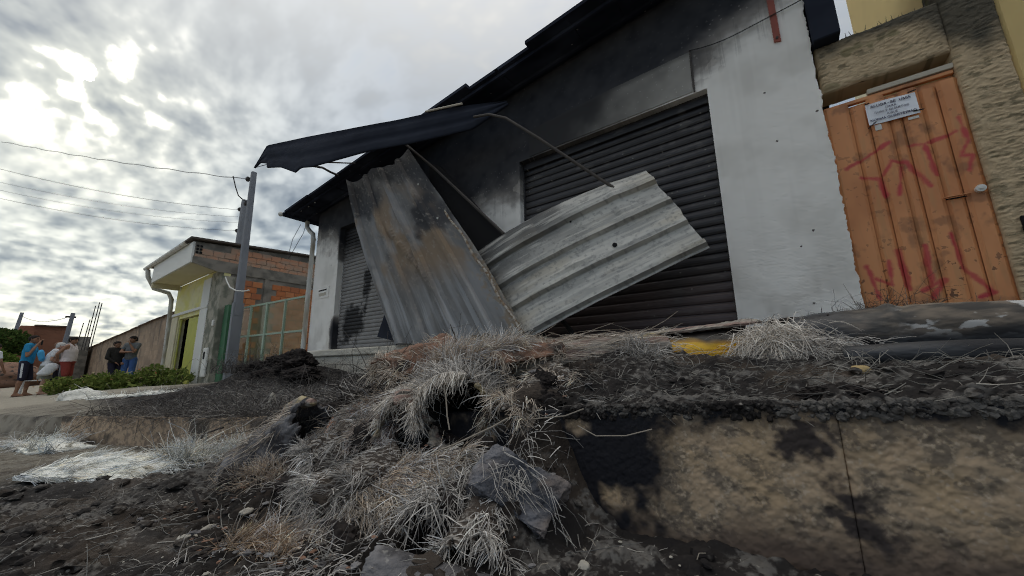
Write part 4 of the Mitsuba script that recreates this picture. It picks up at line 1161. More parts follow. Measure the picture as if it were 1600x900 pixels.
prt = []
P, rad, t = on_pipe('A', 420, .0, .55, -.10 * math.pi, .95 * math.pi, 1.02)
prt.append(strands(P, -t * np.sign(g.standard_normal(len(P)))[:, None] + rad * .10 + .14 * g.standard_normal(P.shape), .15 * np.exp(g.normal(0, .4, len(P))), .0018, .10, .05, 3, 3, TAN))
P, rad, t = on_pipe('A', 120, .60, .64, -.3 * math.pi, .9 * math.pi, 1.0)
prt.append(strands(P, t + rad * .2 + .35 * g.standard_normal(P.shape), .07 * np.exp(g.normal(0, .3, len(P))), .0016, .2, .2, 3, 4, PALE))
add_strands(PA + '__fibre', prt, kind='stuff')

# --- the big open pipe mouth in the middle of the heap
a, b, ra, rb = PIPES['M']
MA, MB = np.array(a), np.array(b)
PM = 'burnt_pipe'
tag(PM, 'wide burnt pipe with a deep black mouth in the middle of the heap', 'pipe')
add(PM + '__shell', shell(MA, MB, ra, rb, .020, 3, nl=70, na=120, wob=.22, ragged=.14), 'm_wrap', True)
add(PM + '__bore', shell(MA + (MB - MA) * .05, MB, ra * .83, rb * .8, .01, 5, wob=.16, ragged=.08), 'm_char', True)
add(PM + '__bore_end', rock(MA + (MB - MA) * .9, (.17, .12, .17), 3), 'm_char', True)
prt = []
P, rad, t = on_pipe('M', 2000, -.03, .35, .12 * math.pi, 1.15 * math.pi)
prt.append(strands(P, rad * .45 + t * .35 + .45 * g.standard_normal(P.shape) + [-.25, 0, -.05], .105 * np.exp(g.normal(0, .35, len(P))), .0021, .12, .2, 3, 1, GREY))
P, rad, t = on_pipe('M', 900, -.06, .05, .40 * math.pi, 1.12 * math.pi, 1.03)
prt.append(strands(P, -rad * .35 - t * .75 + [-.15, 0, -.25] + .28 * g.standard_normal(P.shape), .060 * np.exp(g.normal(0, .3, len(P))), .0022, .12, .25, 3, 2, PALE))
P, rad, t = on_pipe('M', 420, -.04, .03, -.45 * math.pi, .15 * math.pi, 1.0)
prt.append(strands(P, rad * .9 - t * .1 + .45 * g.standard_normal(P.shape), .08 * np.exp(g.normal(0, .3, len(P))), .0019, .15, .3, 3, 7, GREY))
add_strands(PM + '__fibre', prt, kind='stuff')

# --- pipe B under the tongue, pipe C the ash stump
a, b, ra_, rb_ = PIPES['B']
tag('buried_pipe', 'half buried burnt pipe with a black open mouth low in the heap', 'pipe')
add('buried_pipe__shell', shell(a, b, ra_ * 1.12, rb_ * 1.1, .016, 11, wob=.12, ragged=.10), 'm_char', True)
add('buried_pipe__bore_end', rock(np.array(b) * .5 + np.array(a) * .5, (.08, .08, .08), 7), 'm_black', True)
P, rad, t = on_pipe('B', 900, -.05, .45, -.05 * math.pi, 1.05 * math.pi, 1.12)
add_strands('buried_pipe__fibre', [strands(P, rad * .4 + [.1, -.2, -.5] + .5 * g.standard_normal(P.shape), .085 * np.exp(g.normal(0, .35, len(P))), .0018, .18, .2, 3, 9, GREY)], kind='stuff')
a, b, ra_, rb_ = PIPES['C']
tag('ash_stump', 'grey ash-coated pipe stump with a dark hole at its tip, left side of the heap', 'pipe')
add('ash_stump__shell', shell(a, b, ra_, rb_ * 1.25, .022, 17, wob=.20, ragged=.16, nl=50, na=80), 'm_ash', True)
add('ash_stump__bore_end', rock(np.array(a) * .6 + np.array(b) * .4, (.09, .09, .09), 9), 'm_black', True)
add('ash_stump__lip', tube([(-2.98, 1.28, -.36), (-2.75, 1.24, -.27), (-2.5, 1.19, -.215), (-2.30, 1.16, -.205)], [.03, .045, .042, .02], 9), 'm_wrap', True, label='brown charred lip over the hole')
a, b = np.array(a), np.array(b)
g = np.random.default_rng(33)
n = 1500
s = g.uniform(0, 1, n) ** 1.2
an = g.uniform(.0, math.pi, n)
tC = (b - a) / np.linalg.norm(b - a); uC = np.cross(tC, [0, 0, 1.0]); uC /= np.linalg.norm(uC); wC = np.cross(uC, tC)
rad = np.cos(an)[:, None] * uC + np.sin(an)[:, None] * wC
P = a + (b - a) * s[:, None] + rad * (ra_ + (rb_ * 1.25 - ra_) * s)[:, None]
add_strands('ash_stump__fibre', [strands(P, tC * .9 + rad * .2 + .30 * g.standard_normal(P.shape), .085 * np.exp(g.normal(0, .4, n)), .0019, .15, .2, 3, 5, TAN)], kind='stuff')

# torn curled chunks of fibre sheet that give the heap its bulk and dark hollows
def chunk(key, label, a, b, r, arc, seed, m, n=900, tone=None):
    n, r = int(n * 1.15), r * 1.12
    tag(key, label, 'fibre chunk')
    add(key + '__sheet', shell(a, b, r, r * 1.15, .014, seed, arc=arc, nl=40, na=50, wob=.30, ragged=.25), m, True)
    g = np.random.default_rng(seed)
    a, b = np.array(a), np.array(b)
    t = (b - a) / np.linalg.norm(b - a)
    u = np.cross(t, [0, 0, 1.0]); u /= np.linalg.norm(u)
    w = np.cross(u, t)
    nc = n // 14
    sc, ac = g.random(nc), g.uniform(*arc, nc)
    sc[:nc // 3] = 0.02 * g.random(nc // 3); ac[nc // 3: nc // 2] = arc[0]
    ix = g.integers(0, nc, n)
    s, an = sc[ix] + .03 * g.standard_normal(n), ac[ix] + .10 * g.standard_normal(n)
    rad = np.cos(an)[:, None] * u + np.sin(an)[:, None] * w
    P = a + (b - a) * s[:, None] + rad * (r * (1.02 + .15 * s))[:, None]
    cd = g.standard_normal((nc, 3)) * .5
    D = cd[ix] + rad * .25 - t * .5 + .22 * g.standard_normal((n, 3)) + [0, 0, -.15]
    add_strands(key + '__fibre', [strands(P, D, .06 * np.exp(g.normal(0, .35, n)), .0015, .15, .2, 3, seed, tone or GREY, mul=np.exp(g.normal(0, .3, (nc, 1)))[ix])], kind='stuff')


PI = math.pi
chunk('torn_fibre_chunk', 'rust-brown torn fibre chunk at the top left of the heap', (-1.86, 1.33, -.10), (-1.72, 1.72, .03), .13, (.05 * PI, 1.0 * PI), 201, 'm_rusty_earth', 800, TAN)
chunk('torn_fibre_chunk_001', 'grey torn fibre chunk overhanging the left rim of the big pipe mouth', (-1.50, 1.16, -.25), (-1.62, 1.55, -.12), .10, (.2 * PI, 1.25 * PI), 202, 'm_wrap', 1000, PALE)
chunk('torn_fibre_chunk_002', 'matted fibre chunk below and left of the fibre tongue', (-1.62, .84, -.55), (-1.45, 1.15, -.45), .10, (.0 * PI, 1.0 * PI), 203, 'm_mat_base', 1100)
chunk('torn_fibre_chunk_003', 'matted fibre chunk halfway down the left side of the heap', (-1.95, 1.0, -.50), (-1.80, 1.35, -.36), .12, (.0 * PI, 1.0 * PI), 204, 'm_mat_base', 1100)
chunk('torn_fibre_chunk_004', 'small rusty torn chunk on the crest right of the pale crest fibres', (-1.22, 1.52, -.03), (-1.05, 1.85, .02), .085, (.1 * PI, 1.0 * PI), 205, 'm_rusty_earth', 500, TAN)
chunk('torn_fibre_chunk_005', 'shaggy chunk right of the lower black pipe mouth', (-.80, .90, -.55), (-.92, 1.2, -.42), .085, (.0 * PI, 1.1 * PI), 206, 'm_mat_base', 900)
chunk('torn_fibre_chunk_006', 'tangled chunk over the kerb edge right of the big pipe mouth', (-.98, 1.30, -.24), (-.90, 1.62, -.12), .10, (.0 * PI, 1.0 * PI), 207, 'm_mat_base', 1000, TAN)

# --- tilted slab on the right of the heap, log end at the bottom
def quad_slab(c, thick_dir, seed, amp=.03, n=50):
    U, V = np.meshgrid(np.linspace(0, 1, n), np.linspace(0, 1, n), indexing='ij')
    c = [np.array(q, float) for q in c]
    P = c[0] * ((1 - U) * (1 - V))[..., None] + c[1] * (U * (1 - V))[..., None] + c[2] * (U * V)[..., None] + c[3] * ((1 - U) * V)[..., None]
    nn = np.cross(c[1] - c[0], c[3] - c[0]); nn /= np.linalg.norm(nn)
    d = amp * (meshkit.fbm(P * 9, 4, seed) - .5) * 2 + amp * .3 * (meshkit.fbm(P * 40, 3, seed) - .5)
    ed = np.minimum(np.minimum(U, 1 - U), np.minimum(V, 1 - V))
    sgn = 1 if nn @ np.array(thick_dir) < 0 else -1
    d = d - .05 * np.exp(-ed / .07)
    P = P + nn * (sgn * d)[..., None]
    P = P + .03 * (meshkit.fbm(P * 7, 3, seed + 5) - .5)[..., None]
    return slab_of(P, np.array(thick_dir, float))


mat('m_slab', lambda p, n, uv: MIX(MIX((0.050, 0.055, 0.068), (0.17, 0.17, 0.185), SS(0.35, 0.7, FB(p.x * 9, p.y * 9, p.z * 9, 4))), MIX((0.22, 0.20, 0.19), (0.14, 0.095, 0.065), FB(p.x * 16, p.y * 16, p.z * 16, 3)), SS(0.48, 0.62, FB(p.x * 5 + 3, p.y * 5, p.z * 7, 4)) * 0.7), 0.9,
    bump=lambda p, n, uv: FB(p.x * 50, p.y * 50, p.z * 50, 4), bscale=0.022, eps=1.5e-3)
g = np.random.default_rng(44)
pts = np.array([[sx * (.150 - .03 * g.random()), sy * (.095 - .02 * g.random()), sz * (.160 - .03 * g.random())] for sx in (-1, 1) for sy in (-1, 1) for sz in (-1, 1) for _ in range(3)])
mm = m3.Manifold.hull_points(pts).refine_to_length(.0055).to_mesh()
m = trimesh.Trimesh(mm.vert_properties[:, :3], mm.tri_verts, process=False); m.merge_vertices()
v, vn = np.array(m.vertices), np.array(m.vertex_normals)
dsp = .075 * (meshkit.fbm(v * 9 + 4, 4, 4) - .5) + .016 * (meshkit.fbm(v * 45, 4, 5) - .5) - .030 * np.clip(meshkit.fbm(v * 22 + 9, 3, 6) - .58, 0, 1)
v = v + vn * dsp[:, None]
ca, sa = math.cos(-.50), math.sin(-.50)
v = v @ np.array([[ca, 0, -sa], [0, 1, 0], [sa, 0, ca]]).T
ca, sa = math.cos(.55), math.sin(.55)
v = v @ np.array([[1, 0, 0], [0, ca, -sa], [0, sa, ca]]).T
add('concrete_block', trimesh.Trimesh(v + np.array([-.820, 1.115, -.490]), m.faces, process=False), 'm_slab', 35,
    'scorched blue-grey block of broken kerb tilted against the right of the heap', 'concrete block')

g = np.random.default_rng(45)
P = np.array([-.86, 1.06, -.36]) + g.standard_normal((500, 3)) * [.08, .04, .03]
add_strands('concrete_block__fibre', [strands(P, g.standard_normal((500, 3)) * [1, .5, .4] + [.3, -.3, -.4], .07 * np.exp(g.normal(0, .4, 500)), .0014, .2, .4, 3, 45, GREY)], kind='stuff')


def lump(c, size, seed, label, m_='m_char'):
    q = trimesh.creation.icosphere(subdivisions=4)
    w = np.array(q.vertices)
    w = w * (1 + .9 * (meshkit.fbm(w * 1.5 + seed * 2.3, 4, seed)[:, None] - .5) + .35 * (np.abs(meshkit.fbm(w * 5 + seed, 4, seed + 2) - .5) * 2 - .3)[:, None])
    add('charred_lump', trimesh.Trimesh(w * np.array(size) + np.array(c), q.faces, process=False), m_, 40, label, 'charred lump')


lump((-1.02, 1.20, -.36), (.10, .07, .08), 3, 'torn black lump between the fibre tongue tip and the big pipe mouth')
lump((-.90, 1.42, -.17), (.12, .08, .07), 5, 'torn black lump right of the big pipe mouth at the kerb edge')
lump((-1.86, .88, -.53), (.12, .08, .06), 7, 'black lump sunk in the lower left of the heap')
lump((-2.16, 1.16, -.43), (.13, .09, .08), 9, 'black lump just right of the ash stump')
lump((-1.30, .78, -.575), (.10, .06, .06), 11, 'black lump under the fibre tongue, left of the lower pipe mouth')
lump((-2.55, .92, -.60), (.16, .10, .07), 13, 'black lump below the ash stump')
lump((-1.68, 1.12, -.33), (.09, .07, .07), 15, 'small black lump in the middle of the heap')
lump((-2.45, 1.40, -.30), (.16, .10, .08), 17, 'long black lump behind the ash stump')
add('burnt_log', shell((-1.0, .71, -.555), (-.56, .88, -.62), .062, .07, .022, 23, wob=.10, ragged=.06, nl=80, na=90), 'm_ash', True, 'pale ash-covered log end at the bottom edge of the picture', 'log')

# --- black pipe on the right and the thin one below it
tag('black_pipe', 'fat soot-black pipe lying on the pavement in front of the gate', 'pipe')
ax = np.linspace(0, 1, 220)
pth = np.stack([.02 + 2.0 * ax, 2.52 - .05 * ax, .112 + .012 * np.sin(ax * 7) + .012 * ax], 1)
rr_ = .112 + .006 * np.sin(ax * 9) + .014 * np.exp(-((ax - .19) / .012) ** 2) - .006 * np.exp(-((ax - .215) / .01) ** 2)
m = tube(pth, rr_, 56)
m.vertices += (.013 * (meshkit.fbm(np.array(m.vertices) * np.array([7, 14, 14]), 4, 3)[:, None] - .5) + .010 * (meshkit.fbm(np.array(m.vertices) * np.array([25, 60, 60]), 3, 6)[:, None] - .5)) * np.array([0, 1, 1.2])
add('black_pipe__shell', m, 'm_black_pipe', True)
g = np.random.default_rng(5)
cl = [rock((x_, 2.56 + .03 * g.standard_normal(), .205 + .006 * math.sin(x_ * 9)), (.035 + .03 * g.random(), .03, .012 + .010 * g.random()), i, 1, .5) for i, x_ in enumerate(np.linspace(-.05, .36, 26))]
add('black_pipe__char_crust', cat_(cl), 'm_char', kind='stuff')
m = tube(np.stack([np.linspace(.18, 1.6, 40), 2.16 - .02 * np.linspace(0, 1, 40), .012 + .012 * np.sin(np.linspace(0, 6, 40))], 1), .042, 18)
add('thin_pipe', m, 'm_black_pipe', True, 'thin dark pipe lying in the ash just below the fat black pipe', 'pipe')
add('kerb_offcut', box(-.40, -.05, 2.02, 2.14, -.09, -.035, .008), 'm_moss_concrete', label='flat grey concrete strip under the yellow end of the wrapped pipe', cat='concrete strip')
add('charred_plank', slab_of(np.array([[(x_, 2.05 + .10 * v_ + .02 * math.sin(x_ * 5), -.035 + .035 * v_ + .014 * math.sin(x_ * 11 + v_ * 3)) for v_ in np.linspace(0, 1, 8)] for x_ in np.linspace(.05, 1.1, 60)]), np.array([0, .01, -.03])), 'm_char', True, 'long charred plank in the ash below the fat black pipe', 'plank')

# ------------------------------------------------------------------ fibre mats
def mat_patch(c00, c10, c11, c01, n, L, r, along, spread, tone, seed, lift=.25, root=None, fringe=0.0, curl=.15, sag=.2, bulge=.03, segs=3, rootmix=.5):
    """Fibres lying on a quad (u along the fibres); returns strands and the backing sheet."""
    g = np.random.default_rng(seed)
    c00, c10, c11, c01 = (np.array(c, float) for c in (c00, c10, c11, c01))

    def S(u, v):
        u, v = u[..., None], v[..., None]
        P = c00 * (1 - u) * (1 - v) + c10 * u * (1 - v) + c11 * u * v + c01 * (1 - u) * v
        P = P + np.array([0, 0, 1.0]) * (bulge * np.sin(np.pi * v) * np.sin(np.pi * np.clip(u, 0, 1)) + .05 * (meshkit.fbm(P * 8, 3, seed) - .5)[..., None])
        return P
    lu, lv = np.linalg.norm(c10 - c00), np.linalg.norm(c01 - c00)
    nc = max(4, n // 16)
    uc, vc = g.random(nc) * (1 + fringe), g.random(nc)
    uc = np.where(uc > 1, .92 + .08 * g.random(nc), uc)
    idx = g.integers(0, nc, n)
    loose = g.random(n) < .22
    off = g.standard_normal((n, 2)) * np.where(loose, .05, .014)[:, None]
    u, v = np.clip(uc[idx] + off[:, 0] / lu, -.03, 1.02), np.clip(vc[idx] + off[:, 1] / lv, -.03, 1.03)
    P = S(u, v)
    e = 1e-2
    du = S(u + e, v) - P; du /= np.linalg.norm(du, axis=1, keepdims=True)
    dv = S(u, v + e) - P; dv /= np.linalg.norm(dv, axis=1, keepdims=True)
    nn = np.cross(du, dv); nn *= np.sign(nn[:, 2:3] + 1e-9); nn /= np.linalg.norm(nn, axis=1, keepdims=True)
    cd = spread * g.standard_normal((nc, 3)) * .6
    D = du * along + nn * (lift * g.random((nc, 1)))[idx] + cd[idx] + (spread * .28 + .05) * g.standard_normal((n, 3)) - (du * off[:, :1] + dv * off[:, 1:]) * 14 * (~loose)[:, None]
    P = P + nn * (.014 * g.random((n, 1)))
    cm = np.exp(g.normal(-.05, .33, (nc, 1)))[idx] * (np.array([[1.0, .97, .93]]) ** g.normal(0, 2.0, (nc, 1)))[idx]
    if root is None and tone is not WHITE: root = (.07, .06, .05)  # charred roots, darkened further to paint shaded depth into the fibre
    st = strands(P, D, L * np.exp(g.normal(0, .35, n)), r, curl, sag, segs, seed, tone, root, rootmix, mul=cm)
    U, V = np.meshgrid(np.linspace(0, .97, 24), np.linspace(.02, .98, 24), indexing='ij')
    back = slab_of(S(U, V) + np.array([0, 0, .016 if tone is WHITE else 0]), np.array([0, .006, -.030 if tone is WHITE else -.016]))
    return st, back




def fibre_mat_thing(key, label, patches, back=True, base='m_mat_base'):
    tag(key, label, 'fibre mat')
    add_strands(key + '__fibre', [p[0] for p in patches], kind='stuff')
    if back:
        add(key + '__backing', cat_([p[1] for p in patches]), base, True)


ORANGE = (.38, .22, .11)
# tongue in the centre, its fringe hanging over the buried pipe
fibre_mat_thing('fibre_tongue', 'tongue-shaped mat of combed pale fibre in the middle of the heap, pointing right', [
    mat_patch((-1.55, .95, -.545), (-1.10, .96, -.465), (-1.03, 1.10, -.325), (-1.50, 1.12, -.43), 4199, 0.076, 0.00143, 1.0, .32, PALE, 41, .16, ORANGE, .22, .12, .12, .03, 3, .45),
    mat_patch((-1.78, .86, -.60), (-1.24, .88, -.53), (-1.20, .98, -.47), (-1.65, .97, -.53), 2169, 0.067, 0.00143, 1.0, .45, TAN, 42, .2, None, .3, .16, .5, .02)])
# crest tufts
fibre_mat_thing('fibre_crest', 'ragged crest of grey fibre standing up along the top of the heap', [
    mat_patch((-2.05, 1.52, -.05), (-1.62, 1.46, -.01), (-1.52, 1.60, .06), (-1.98, 1.66, .03), 2017, 0.067, 0.00150, .35, .9, GREY, 43, 1.0, (.33, .16, .09), 0, .13, .15, .05, 3, .7),
    mat_patch((-1.75, 1.40, -.07), (-1.30, 1.44, .03), (-1.16, 1.66, .11), (-1.6, 1.62, .06), 4408, 0.085, 0.00150, .9, .6, PALE, 44, .55, (.30, .17, .11), .1, .13, .1, .05, 3, .4)], base='m_rusty_earth')
fibre_mat_thing('fibre_drape', 'grey fibre mat draped down the left side of the big pipe mouth', [
    mat_patch((-1.66, 1.40, -.09), (-1.50, 1.12, -.34), (-1.74, 1.04, -.40), (-1.97, 1.32, -.18), 1453, 0.067, 0.00143, .55, .85, GREY, 45, .5, (.30, .16, .10), .05, .13, .25, .03, 3, .45),
    mat_patch((-2.0, 1.40, -.16), (-1.75, 1.06, -.42), (-2.02, .98, -.50), (-2.25, 1.25, -.28), 1647, 0.071, 0.00143, .5, .9, GREY, 46, .45, None, .05, .13, .25, .03)], base='m_rusty_earth')
# right tuft over the black pipe's end, small tuft on pipe A
g = np.random.default_rng(61)
cen = np.array([-.06, 2.36, .10])
n = 2600
D = g.standard_normal((n, 3)) * [1.0, .7, .9] + [.15, -.35, .15]
P = cen + g.standard_normal((n, 3)) * [.07, .05, .05] + [0, 0, -.04]
st1 = strands(P, D, .14 * np.exp(g.normal(0, .4, n)), .0021, .35, .75, 4, 61, PALE)
P = np.array([.10, 2.28, .02]) + g.standard_normal((1900, 3)) * [.08, .05, .035]
st2 = strands(P, g.standard_normal((1900, 3)) * [.5, .6, .5] + [.7, -.3, -.3], .12 * np.exp(g.normal(0, .35, 1900)), .0020, .25, .4, 4, 62, GREY)
tag('fibre_tuft', 'shaggy pale fibre tuft where the yellow core meets the black pipe', 'fibre tuft')
add_strands('fibre_tuft__fibre', [st1, st2], kind='stuff')
add('fibre_tuft__clump', rock((-.03, 2.40, .04), (.17, .11, .085), 4, 3, .4), 'm_ash', True)
cen = np.array([-.66, 2.03, -.01])
n = 2000
zt = g.random(n) ** 1.6
P = cen + np.stack([(.13 - .12 * zt) * g.standard_normal(n), (.07 - .05 * zt) * g.standard_normal(n) - .05 * (1 - zt), .13 * zt - .03], 1)
D = g.standard_normal((n, 3)) * .6 + np.stack([.2 * g.standard_normal(n), -.4 + 0 * zt, .9 * zt], 1)
tag('fibre_tuft_001', 'small peaked fibre tuft on the kerb edge left of the yellow core', 'fibre tuft')
add_strands('fibre_tuft_001__fibre', [strands(P, D, .06 * np.exp(g.normal(0, .4, n)), .0017, .35, .2, 3, 63, GREY)], kind='stuff')
add('fibre_tuft_001__clump', rock((-.66, 1.98, -.075), (.27, .13, .085), 6, 3, .35), 'm_ash', True)
# left mats
fibre_mat_thing('fibre_ridge', 'small curled fibre ridge with a dark gap under it, left of the heap', [
    mat_patch((-2.60, .86, -.66), (-2.10, .92, -.55), (-2.14, 1.02, -.545), (-2.62, .98, -.615), 2848, 0.067, 0.00150, .5, .9, TAN, 47, .7, (.22, .13, .08), .1, .25, .1, .05)])
fibre_mat_thing('fibre_scrap', 'tan fibre scrap at the bottom edge, left of the burnt log', [
    mat_patch((-1.72, .56, -.655), (-1.28, .66, -.60), (-1.36, .76, -.57), (-1.80, .66, -.62), 2034, 0.067, 0.00135, .8, .55, TAN, 48, .3, ORANGE, .1, .2, .1, .03)])
# white glass-fibre mat on the street
mat('m_white_mat', lambda p, n, uv: MIX((0.74, 0.74, 0.69), (0.60, 0.60, 0.55), FB(p.x * 9, p.y * 9, p.z * 9, 4)), 0.9)
fibre_mat_thing('white_fibre_mat', 'large flat white fibre mat lying on the street at the left', [
    mat_patch((-4.9, .22, -.800), (-3.68, .62, -.735), (-4.15, 1.22, -.750), (-5.9, .72, -.830), 4800, .15, .0022, 1.0, .12, WHITE, 49, .0, None, .0, .05, .02, .05),
    mat_patch((-4.5, .95, -.775), (-4.05, .98, -.745), (-3.95, 1.24, -.730), (-4.4, 1.25, -.755), 1100, .17, .0026, .7, .6, WHITE, 50, .6, None, .3, .3, .1, .06)], base='m_white_mat')
fibre_mat_thing('white_fibre_scrap', 'small white fibre scrap by the kerb just right of the large white mat', [
    mat_patch((-4.1, 1.30, -.73), (-3.55, 1.32, -.66), (-3.55, 1.42, -.65), (-4.1, 1.42, -.70), 900, .12, .0018, .7, .8, WHITE, 51, .6, None, .1, .3, .1, .03)], back=False)
m = cat_([rock((-12.9, 1.35, -.66), (.42, .34, .24), 3, 3, .4), rock((-12.2, 1.55, -.66), (.55, .25, .10), 4, 3, .4), rock((-11.2, 1.85, -.58), (.8, .20, .08), 6, 3, .4), rock((-10.2, 2.15, -.50), (.5, .16, .07), 8, 3, .4)])
tag('white_fibre_heap', 'white frothy fibre heap on the pavement in front of the hedge', 'fibre heap')
add('white_fibre_heap__lump', m, 'm_white_mat', True)
g = np.random.default_rng(52)
P = np.array(m.vertices)[g.integers(0, len(m.vertices), 900)]
add_strands('white_fibre_heap__fibre', [strands(P, g.standard_normal((900, 3)) * [1, .6, .4] + [0, 0, .1], .14 * np.exp(g.normal(0, .4, 900)), .007, .2, .2, 3, 52, WHITE)], kind='stuff')
fibre_mat_thing('white_fibre_scrap_001', 'thin patch of white fibre dust on the street at the far left edge', [
    mat_patch((-8.6, .30, -.945), (-7.2, .38, -.945), (-7.0, .95, -.93), (-8.4, .72, -.93), 900, .22, .003, .8, .5, WHITE, 54, .1, None, 0, .2, .1, .02)], base='m_white_mat')

# ------------------------------------------------------------------ loose litter over the heap, the pavement and the street
g = np.random.default_rng(77)
parts = []
n = 9500
x = g.normal(-1.55, .52, n); y = g.uniform(.45, 1.75, n)
ok = (x < -.66 + .1 * g.standard_normal(n)) & (x > -1.75 - .85 * (y - .5) + .1 * g.standard_normal(n))
for k_ in 'MBC':
    a, b, ra_, rb_ = PIPES[k_]
    ab = np.array(b[:2]) - np.array(a[:2])
    tc = np.clip(((x - a[0]) * ab[0] + (y - a[1]) * ab[1]) / (ab @ ab), -.1, 1.1)
    ok &= np.hypot(x - a[0] - tc * ab[0], y - a[1] - tc * ab[1]) > max(ra_, rb_) * 1.05
x, y = x[ok], y[ok]
dens = meshkit.fbm(np.stack([x * 5, y * 5, 0 * x], 1), 3, 14)
ok = g.random(len(x)) < np.clip((dens - .36) * 5, .06, 1)
x, y = x[ok], y[ok]
P, nn = on_ground(x, y, .002), normal_at(x, y)
k_ = np.floor(P[:, :2] / .035)
hsh = np.sin(k_ @ np.array([12.9898, 78.233])) * 43758.5453
ha = (hsh - np.floor(hsh)) * 6.283
fl = np.stack([np.cos(ha), np.sin(ha), 0 * x], 1) * .6 + np.array([.5, -.35, 0])
D = fl + g.standard_normal(P.shape) * .35
D = D - nn * (D * nn).sum(1, keepdims=True) + nn * .30 * g.random((len(x), 1))
h2 = np.sin(k_ @ np.array([39.35, 11.13])) * 9631.7
parts.append(strands(P, D, .075 * np.exp(g.normal(0, .45, len(x))), .0015, .2, .15, 3, 78, GREY, mul=np.exp(.5 * (h2 - np.floor(h2)) - .35)[:, None]))
# pavement behind: dark grassy litter, long thin
n = 9000
x = g.uniform(-8.3, -1.6, n); y = kerb_y(x) + .02 + (3.6 - kerb_y(x)) * g.random(n) ** 1.3
P, nn = on_ground(x, y, .003), normal_at(x, y)
D = g.standard_normal(P.shape) * [1, .6, .25] + [.5, 0, 0]
D = D - nn * (D * nn).sum(1, keepdims=True) + nn * .30 * g.random((n, 1))
parts.append(strands(P, D, .24 * np.exp(g.normal(0, .5, n)), .0030, .35, .15, 3, 79, DARK))
n = 4200
x = g.uniform(-7.5, -1.6, n); y = kerb_y(x) + .02 + (2.6 - kerb_y(x)) * g.random(n)
P, nn = on_ground(x, y, .006), normal_at(x, y)
D = g.standard_normal(P.shape) * [1, .6, .2] + [.5, 0, 0]
parts.append(strands(P, D + nn * .15, .16 * np.exp(g.normal(0, .5, n)), .0016, .3, .15, 3, 80, GREY))
# right-hand pavement edge
n = 3600
x = g.uniform(-.8, 1.3, n); y = kerb_y(x) + .04 + 1.0 * g.random(n)
P, nn = on_ground(x, y, .003), normal_at(x, y)
D = g.standard_normal(P.shape) * [1, .5, .3] + [.4, 0, 0]
D = D - nn * (D * nn).sum(1, keepdims=True) + nn * .15 * g.random((n, 1))
parts.append(strands(P, D, .075 * np.exp(g.normal(0, .5, n)), .0016, .3, .1, 3, 81, ((.10, .095, .09), (.36, .34, .30))))
# street in front
n = 1700
x = g.uniform(-3.6, .5, n); y = g.uniform(.1, 1.25, n)
ok = (y < kerb_y(x) - .02) & (g.random(n) < np.clip(.9 - .55 * (x + 1.2), .16, 1))
x, y = x[ok], y[ok]
P, nn = on_ground(x, y, .003), normal_at(x, y)
D = g.standard_normal(P.shape) * [1, .8, .2] + [.5, .2, 0]
D = D - nn * (D * nn).sum(1, keepdims=True) + nn * .15 * g.random((len(x), 1))
parts.append(strands(P, D, .085 * np.exp(g.normal(0, .5, len(x))), .0016, .3, .1, 3, 82, ((.12, .115, .11), (.42, .40, .36))))
add_strands('fibre_litter', parts, label='burnt fibre and straw strewn over heap, pavement and street', cat='litter', kind='stuff')

# char clumps along the pavement edge and on the street
g = np.random.default_rng(90)
cl = []
for i in range(2400):
    if i >= 900:
        x = g.uniform(-.72, 1.2)
        s = .004 + .008 * g.random() ** 2
        zt = float(kerb_z(x)) + .014 - .038 * g.random() ** 2.2
        cl.append(rock((x, float(kerb_y(x)) + .006, zt), (s * 1.4, s * .8, s), i, 1, .8))
        continue
    if i < 620:
        x = g.uniform(-.75, 1.2); y = kerb_y(x) + .01 + .55 * g.random() ** 1.5
        s = .006 + .012 * g.random() ** 2
    else:
        x = g.uniform(-4.2, .1); y = g.uniform(.15, 1.25)
        if y > kerb_y(x) - .03: continue
        s = .010 + .028 * g.random() ** 2
    z = float(ground_h(np.array([x]), np.array([y]))[0])
    cl.append(rock((x, y, z + s * .25), (s * 1.4, s, s * .75), i, 1, .8))
add('char_crumbs', cat_(cl), 'm_soil', label='black charcoal crumbs and clods scattered on street and pavement', cat='charcoal', kind='stuff')
g = np.random.default_rng(92)
fl3 = [[], [], []]
for i in range(1100):
    x, y = g.normal(-1.5, .5), g.uniform(.5, 1.75)
    if not (-3.0 < x < -.62): continue
    s = .004 + .011 * g.random() ** 2.5
    z = float(ground_h(np.array([x]), np.array([y]))[0])
    if i % 3 == 2: s *= .6
    fl3[i % 3].append(rock((x, y, z + .004 + .015 * g.random()), (s * 1.5, s, s * .45), i, 1, .8))
for k_, (m_, w_) in enumerate((('m_ash', 'pale ash flakes caught in the fibre of the heap'), ('m_char', 'black char flakes caught in the fibre of the heap'), ('m_rusty_earth', 'rusty earth crumbs caught in the fibre of the heap'))):
    add('debris_flakes', cat_(fl3[k_]), m_, label=w_, cat='flakes', kind='stuff')
g = np.random.default_rng(91)
cl = []
for i in range(260):
    x = g.uniform(-3.2, .5); y = g.uniform(.15, 1.2)
    if y > kerb_y(x) - .02: continue
    s = .0025 + .004 * g.random() ** 2
    cl.append(rock((x, y, float(ground_h(np.array([x]), np.array([y]))[0]) + s * .4), (s * 1.4, s, s * .7), i, 1, .4))
mat('m_pale_stone', lambda p, n, uv: MIX((0.46, 0.43, 0.37), (0.32, 0.30, 0.26), FB(p.x * 40, p.y * 40, p.z * 40, 3)), 0.9)
mat('m_ochre_stone', (0.42, 0.31, 0.15), 0.9)
add('pale_grit', cat_(cl), 'm_pale_stone', label='tiny pale grit specks in the black street soil', cat='grit', kind='stuff')


